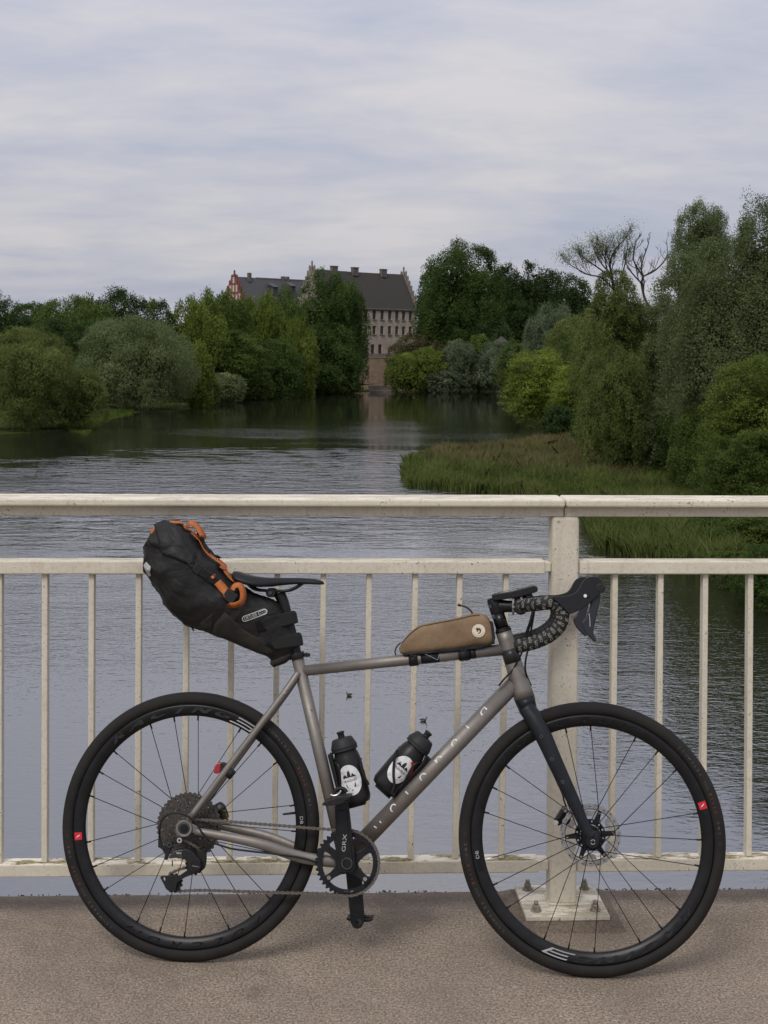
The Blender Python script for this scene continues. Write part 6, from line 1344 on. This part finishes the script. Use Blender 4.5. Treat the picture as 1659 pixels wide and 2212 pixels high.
MB().prism(bs(c2, [(772, 440), (795, 450), (812, 560), (806, 605), (786, 600)], .026), (0, .052, 0)).build('back_panel', M_bagd, tb, bevel=.004)
MB().prism(bs(c2, [(150, 676), (800, 588), (812, 602), (700, 640), (560, 652), (300, 678), (165, 686)], .020), (0, .040, 0)).build('base_panel', M_bag, tb, bevel=.003)
MB().tube(smooth_path([onto(bt, c2(x, y), .0012) for x, y in ((150, 600), (200, 545), (265, 492), (340, 470), (450, 450), (560, 428), (640, 408), (700, 402))], 5), .0016, 6).build('seam_piping', mat('dark_tan_piping', (.085, .055, .030), .8), tb)
M_cord = mat('dark_red_cord', (.050, .018, .012), .8)
MB().tube(smooth_path([b(c2(x, y), .005) for x, y in ((648, 390), (640, 372), (615, 350), (585, 336), (560, 332))], 5), .0026, 8).tube([b(c2(562, 333), .005), b(c2(545, 324), .005)], [.0038, .0034], 8).build('zip_pull', M_cord, tb)
MB().tube(smooth_path([b(c2(x, y), .012) for x, y in ((140, 596), (112, 625), (100, 660), (106, 684))], 5), .0020, 8).build('zip_pull', M_cord, tb)
fe = frame_uv(bt, c2, (693, 511), 0, .0016); rd = 47
MB().add([fe(0, 0)] + [fe(q * math.cos(a * PI / 16), q * math.sin(a * PI / 16)) for q in (rd * .5, rd) for a in range(32)], [(0, 1 + a, 1 + (a + 1) % 32) for a in range(32)] + [(1 + a, 33 + a, 33 + (a + 1) % 32, 1 + (a + 1) % 32) for a in range(32)]).build('round_emblem', mat('cream_emblem', (.66, .58, .46), .6), tb)
fe2 = frame_uv(bt, c2, (693, 511), 0, .0023)
fox = [(-20, 10), (-16, 19), (-6, 22), (2, 18), (10, 20), (18, 10), (19, -4), (12, -17), (0, -22), (-8, -19), (2, -16), (9, -8), (8, 2), (2, 6), (-2, -2), (-8, -8), (-14, -4), (-12, 4)]
mb = MB(); mb.add([fe2(*p) for p in fox], [tuple(range(len(fox)))]); mb.build('emblem_print', mat('brown_print', (.085, .050, .030), .7), tb)
dots_ = MB()
for a in range(200, 345, 9): r_ = 37; x, y = r_ * math.cos(math.radians(a)), r_ * math.sin(math.radians(a)); dots_.add([fe2(x + i, y + j) for i, j in ((-1.6, -2.4), (1.6, -2.4), (1.6, 2.4), (-1.6, 2.4))], [(0, 1, 2, 3)])
dots_.build('emblem_print', mat('pale_brown_print', (.36, .28, .20), .7), tb)
tta, ttb = b(655, 1449), b(1094, 1402.5); tdir = (ttb - tta).normalized()
def tube_band(u0, u1, r, m, name, parent, drop=0):
    x = lambda u: tta + tdir * ((b(u, lerp(1449, 1402.5, (u - 655) / 439)) - tta).dot(tdir))
    return MB().tube([x(u0) + Vector((0, 0, -drop)), x(u1) + Vector((0, 0, -drop))], r, 24).build(name, m, parent)
X2 = lambda z: c2(z, 0)[0]
tube_band(X2(200), X2(262), .0182, M_bag, 'mounting_strap', tb); tube_band(X2(552), X2(628), .0182, M_bag, 'mounting_strap', tb)
for z in (231, 590):
    p = b(c2(z, 0)[0], lerp(1449, 1402.5, (c2(z, 0)[0] - 655) / 439)); MB().box(p + Vector((0, -.004, .018)), (.020, .030, .026)).build('mounting_strap', M_bag, tb, bevel=.003)
tube_band(X2(285), X2(415), .0156, M_fork, 'black_tape', tt); tube_band(X2(628), X2(674), .0158, M_blk, 'black_tape', tt)
MB().tube(smooth_path([b(c2(x, y), .017) for x, y in ((280, 662), (330, 685), (380, 708), (402, 716), (412, 680))], 4), .0009, 6).build('strap_cord', mat('grey_cord', (.22, .24, .26), .6), tb)

# ---- bottles and cages
M_bot = mat('black_bottle', (.013, .013, .0135), .38, var=.25, vscale=30, bump=.1, bscale=80); M_cap = mat('black_bottle_cap', (.020, .020, .021), .58, bump=.1, bscale=300)
M_stk = (lambda g: g.set(Base_Color=g.mix(g.ramp(g.noise(70, 5, .7), (.36, 1.0), (.52, 0.0)), (.66, .66, .67), (.40, .41, .43)), Roughness=.45))(G('white_sticker')); M_ink = mat('black_ink', (.018, .018, .020), .6)
RB_ = .0365
def bottle(foot, nozzle, label, stick_t, rot, cage_arms):
    p, q = b(cB(*foot)), b(cB(*nozzle)); L = (q - p).length; M = along(p, q, up=(0, 1, 0)); M2 = BM @ M
    t = thing('water_bottle', label, 'bottle', M2); t['group'] = 'water bottles on the frame'
    pr_ = [(.026, 0), (.0320, .002), (RB_ - .0005, .012), (RB_, .020), (RB_, .40 * L), (RB_ - .0008, .46 * L), (RB_, .52 * L), (RB_ - .001, .58 * L), (.0330, .66 * L), (.0295, .715 * L), (.0300, .73 * L)]
    MB().lathe(pr_, 48).build('bottle_body', M_bot, t)
    cpf = [(.0310, .728 * L), (.0345, .732 * L), (.0352, .750 * L), (.0345, .762 * L), (.0340, .768 * L), (.0352, .772 * L), (.0352, .79 * L), (.0275, .895 * L), (.0245, .908 * L), (.010, .915 * L)]
    c = MB().lathe(cpf, 40).build('bottle_cap', M_cap, t)
    MB().lathe([(.0100, .905 * L), (.0088, .93 * L), (.0086, .965 * L), (.0104, .975 * L), (.0104, .99 * L), (.0085, 1.0 * L)], 24).build('nozzle', M_plas, c)
    # the sticker faces the camera side; wrap (round, along) onto the body
    IM = M.inverted(); tocam = (IM @ (p.lerp(q, .4) + Vector((0, -1, 0)))) - (IM @ p.lerp(q, .4)); a0 = math.atan2(tocam.y, tocam.x) + rot
    zc_ = stick_t * L
    def W(x, y, off): a = a0 + x * 1.24 / RB_; return ((RB_ + off) * math.cos(a), (RB_ + off) * math.sin(a), zc_ + y * 1.22)
    sk = MB(); n = 36
    sk.add([W(0, 0, .0007)] + [W(.0245 * k * math.cos(2 * PI * i / n), .0320 * k * math.sin(2 * PI * i / n), .0007) for k in (.33, .66, 1) for i in range(n)], [(0, 1 + i, 1 + (i + 1) % n) for i in range(n)] + [(1 + r * n + i, 1 + (r + 1) * n + i, 1 + (r + 1) * n + (i + 1) % n, 1 + r * n + (i + 1) % n) for r in (0, 1) for i in range(n)])
    s_ = sk.build('round_sticker', M_stk, t)
    ink = MB()
    def poly(pts, m=ink, off=.0011): m.add([W(x, y, off) for x, y in pts], [tuple(range(len(pts)))])
    poly([(-.0100, -.0070), (.0100, -.0070), (.0100, -.0140), (0, -.0230), (-.0100, -.0140)])                    # shield
    poly([(-.013, .0045), (.014, .0045), (.014, .006), (-.013, .006)])
    poly([(-.0045, .006), (.0035, .006), (.0030, .016), (.0012, .0205), (-.0012, .0190), (-.0030, .0150)])       # standing figure
    for x, h in ((-.0120, .012), (-.0098, .0155), (-.0075, .011), (.0072, .013), (.0095, .0105), (.0120, .009)): poly([(x - .0022, .006), (x + .0022, .006), (x, h)])
    poly([(-.013, .006), (-.004, .006), (-.0065, .0125)]); poly([(.003, .006), (.014, .006), (.0075, .0135)])
    v, f = text2d('TRANSOST', .0068); ink.add([W(x * .92, y - .0012, .0011) for x, y, z in v], f); ink.build('sticker_print', M_ink, t)
    wp_ = MB(); v, f = text2d('BIKE RIDE', .0030); v2, f2 = text2d('SINCE 2022', .0034); wp_.add([W(x, y - .0105, .0014) for x, y, z in v2], f2)
    for k in range(-2, 3): wp_.add([W(k * .0026 + (.0010 if i % 2 == 0 else .0004) * math.cos(i * PI / 5), -.0152 + (.0010 if i % 2 == 0 else .0004) * math.sin(i * PI / 5), .0014) for i in range(10)], [tuple(range(10))])
    wp_.build('sticker_print', M_white, t); return t, W, M, a0, L, p, q
b1 = bottle((495, 1140), (222, 75), 'black water bottle upright on the seat tube with white round sticker', .345, -.05, None)
b2 = bottle((848, 920), (1548, 85), 'black water bottle lying along the down tube, white sticker crossed by a red strip', .375, .12, None)
W2 = b2[1]; rdm = MB(); P_ = [(.006, .026), (.012, .022), (.018, .013), (.0215, .004), (.0235, -.004), (.0265, -.001), (.0262, .008), (.022, .018), (.015, .027), (.008, .0305)]
rdm.add([W2(x, y, .0017) for x, y in P_], [tuple(range(len(P_)))]); rdm.build('red_strip', M_red, b2[0])
M_cage = mat('black_cage', (.012, .012, .012), .5)
def cage(bt_, tube_p, arms, strips, name='bottle_cage'):
    t, W, M, a0, L, p, q = bt_; axis = (q - p).normalized(); mb = MB(); tdir_ = (tube_p - p.lerp(q, .4)); tdir_ = (tdir_ - axis * tdir_.dot(axis)).normalized()
    z = Vector((0, 1, 0)); base = p.lerp(q, .02) + tdir_ * (RB_ + .004)
    mb.box(p.lerp(q, .38) + tdir_ * (RB_ + .004), (.012, .020, L * .72), Matrix((tdir_, z, axis)).transposed())
    for s in (-1, 1):
        pts = [p.lerp(q, .02) + tdir_ * (RB_ + .003) + z * s * .010, p.lerp(q, -.01) + tdir_ * .015 + z * s * .022, p.lerp(q, .05) - tdir_ * .010 + z * s * (RB_ + .003), p.lerp(q, .28) - tdir_ * .004 + z * s * (RB_ + .004), p.lerp(q, .50) - tdir_ * .016 + z * s * (RB_ + .001), p.lerp(q, .56) - tdir_ * .034 + z * s * .012]
        if s in arms: mb.tube(smooth_path(pts, 6), [(.0042, .0026)] * 2, 8)
        pts = [p.lerp(q, .05) + tdir_ * (RB_ + .004) + z * s * .008, p.lerp(q, .30) + tdir_ * (RB_ - .006) + z * s * .022, p.lerp(q, .55) + tdir_ * (RB_ - .014) + z * s * .030, p.lerp(q, .62) + tdir_ * (RB_ - .005) + z * s * .016]
        if s in strips: mb.tube(smooth_path(pts, 6), [(.0040, .0026)] * 2, 8)
    mb.box(p + axis * -.004 + tdir_ * .006, (.050, .030, .005), Matrix((tdir_, z, axis)).transposed())
    mb.build(name, M_cage, bike, bevel=.0008)
cage(b1, b(710, 1700), (1,), (-1, 1)); cage(b2, b(930, 1665), (1,), (-1, 1))
for f_, pts, w_ in ((cB, [(1075, 345), (1045, 430), (1022, 560), (1015, 720), (1025, 870), (985, 1010)], .040), (cB, [(1500, 435), (1470, 520), (1400, 610), (1320, 690), (1180, 830), (1080, 930), (1000, 1040)], .020), (cB, [(520, 560), (545, 640), (590, 760), (630, 830), (645, 870)], .026), (cB, [(88, 390), (92, 480), (130, 640), (150, 720), (185, 900), (200, 960)], .022)):
    MB().tube(smooth_path([b(f_(*q), w_) for q in pts], 5), [(.0034, .0024)] * 2, 8).build('cage_arm', M_cage, bike)
# ---- bicycle computer and rear light
comp = thing('bike_computer', 'slim black cycling computer mounted flat above the stem', 'bike computer')
MB().prism(smooth_path(bs(c9, [(118, 350), (130, 318), (350, 285), (640, 210), (690, 240), (692, 275), (660, 298), (420, 362), (160, 396), (125, 385)], .026), 2, closed=True), (0, .052, 0)).build('housing', M_blk, comp, bevel=.003)
MB().prism(bs(c9, [(140, 314), (630, 208), (634, 204), (140, 309)], .022), (0, .044, 0)).build('screen', M_gloss, comp)
rl_ = thing('rear_light', 'small red rear lamp clipped to the seatstay above the cassette', 'bike light')
M_lens = mat('red_lens', (.30, .006, .012), .2, coat=.5)
MB().prism(bs(c3, [(964, 518), (972, 478), (994, 456), (1010, 460), (1006, 516), (982, 525)], .056), (0, .020, 0)).build('lens', M_lens, rl_, bevel=.003)
MB().prism(bs(c3, [(1010, 455), (1040, 462), (1044, 500), (1020, 525), (1000, 522)], .054), (0, .018, 0)).build('housing', M_plas, rl_, bevel=.003)
p = b(c3(1062, 515), .044); MB().tube([b(c3(1048, 540), .046), b(c3(1082, 500), .046)], .0108, 16).build('clip_band', M_plas, rl_)
MB().box(b(c3(1030, 500), .048), (.024, .008, .012), Matrix.Rotation(.6, 3, 'Y')).build('clip_arm', M_plas, rl_)
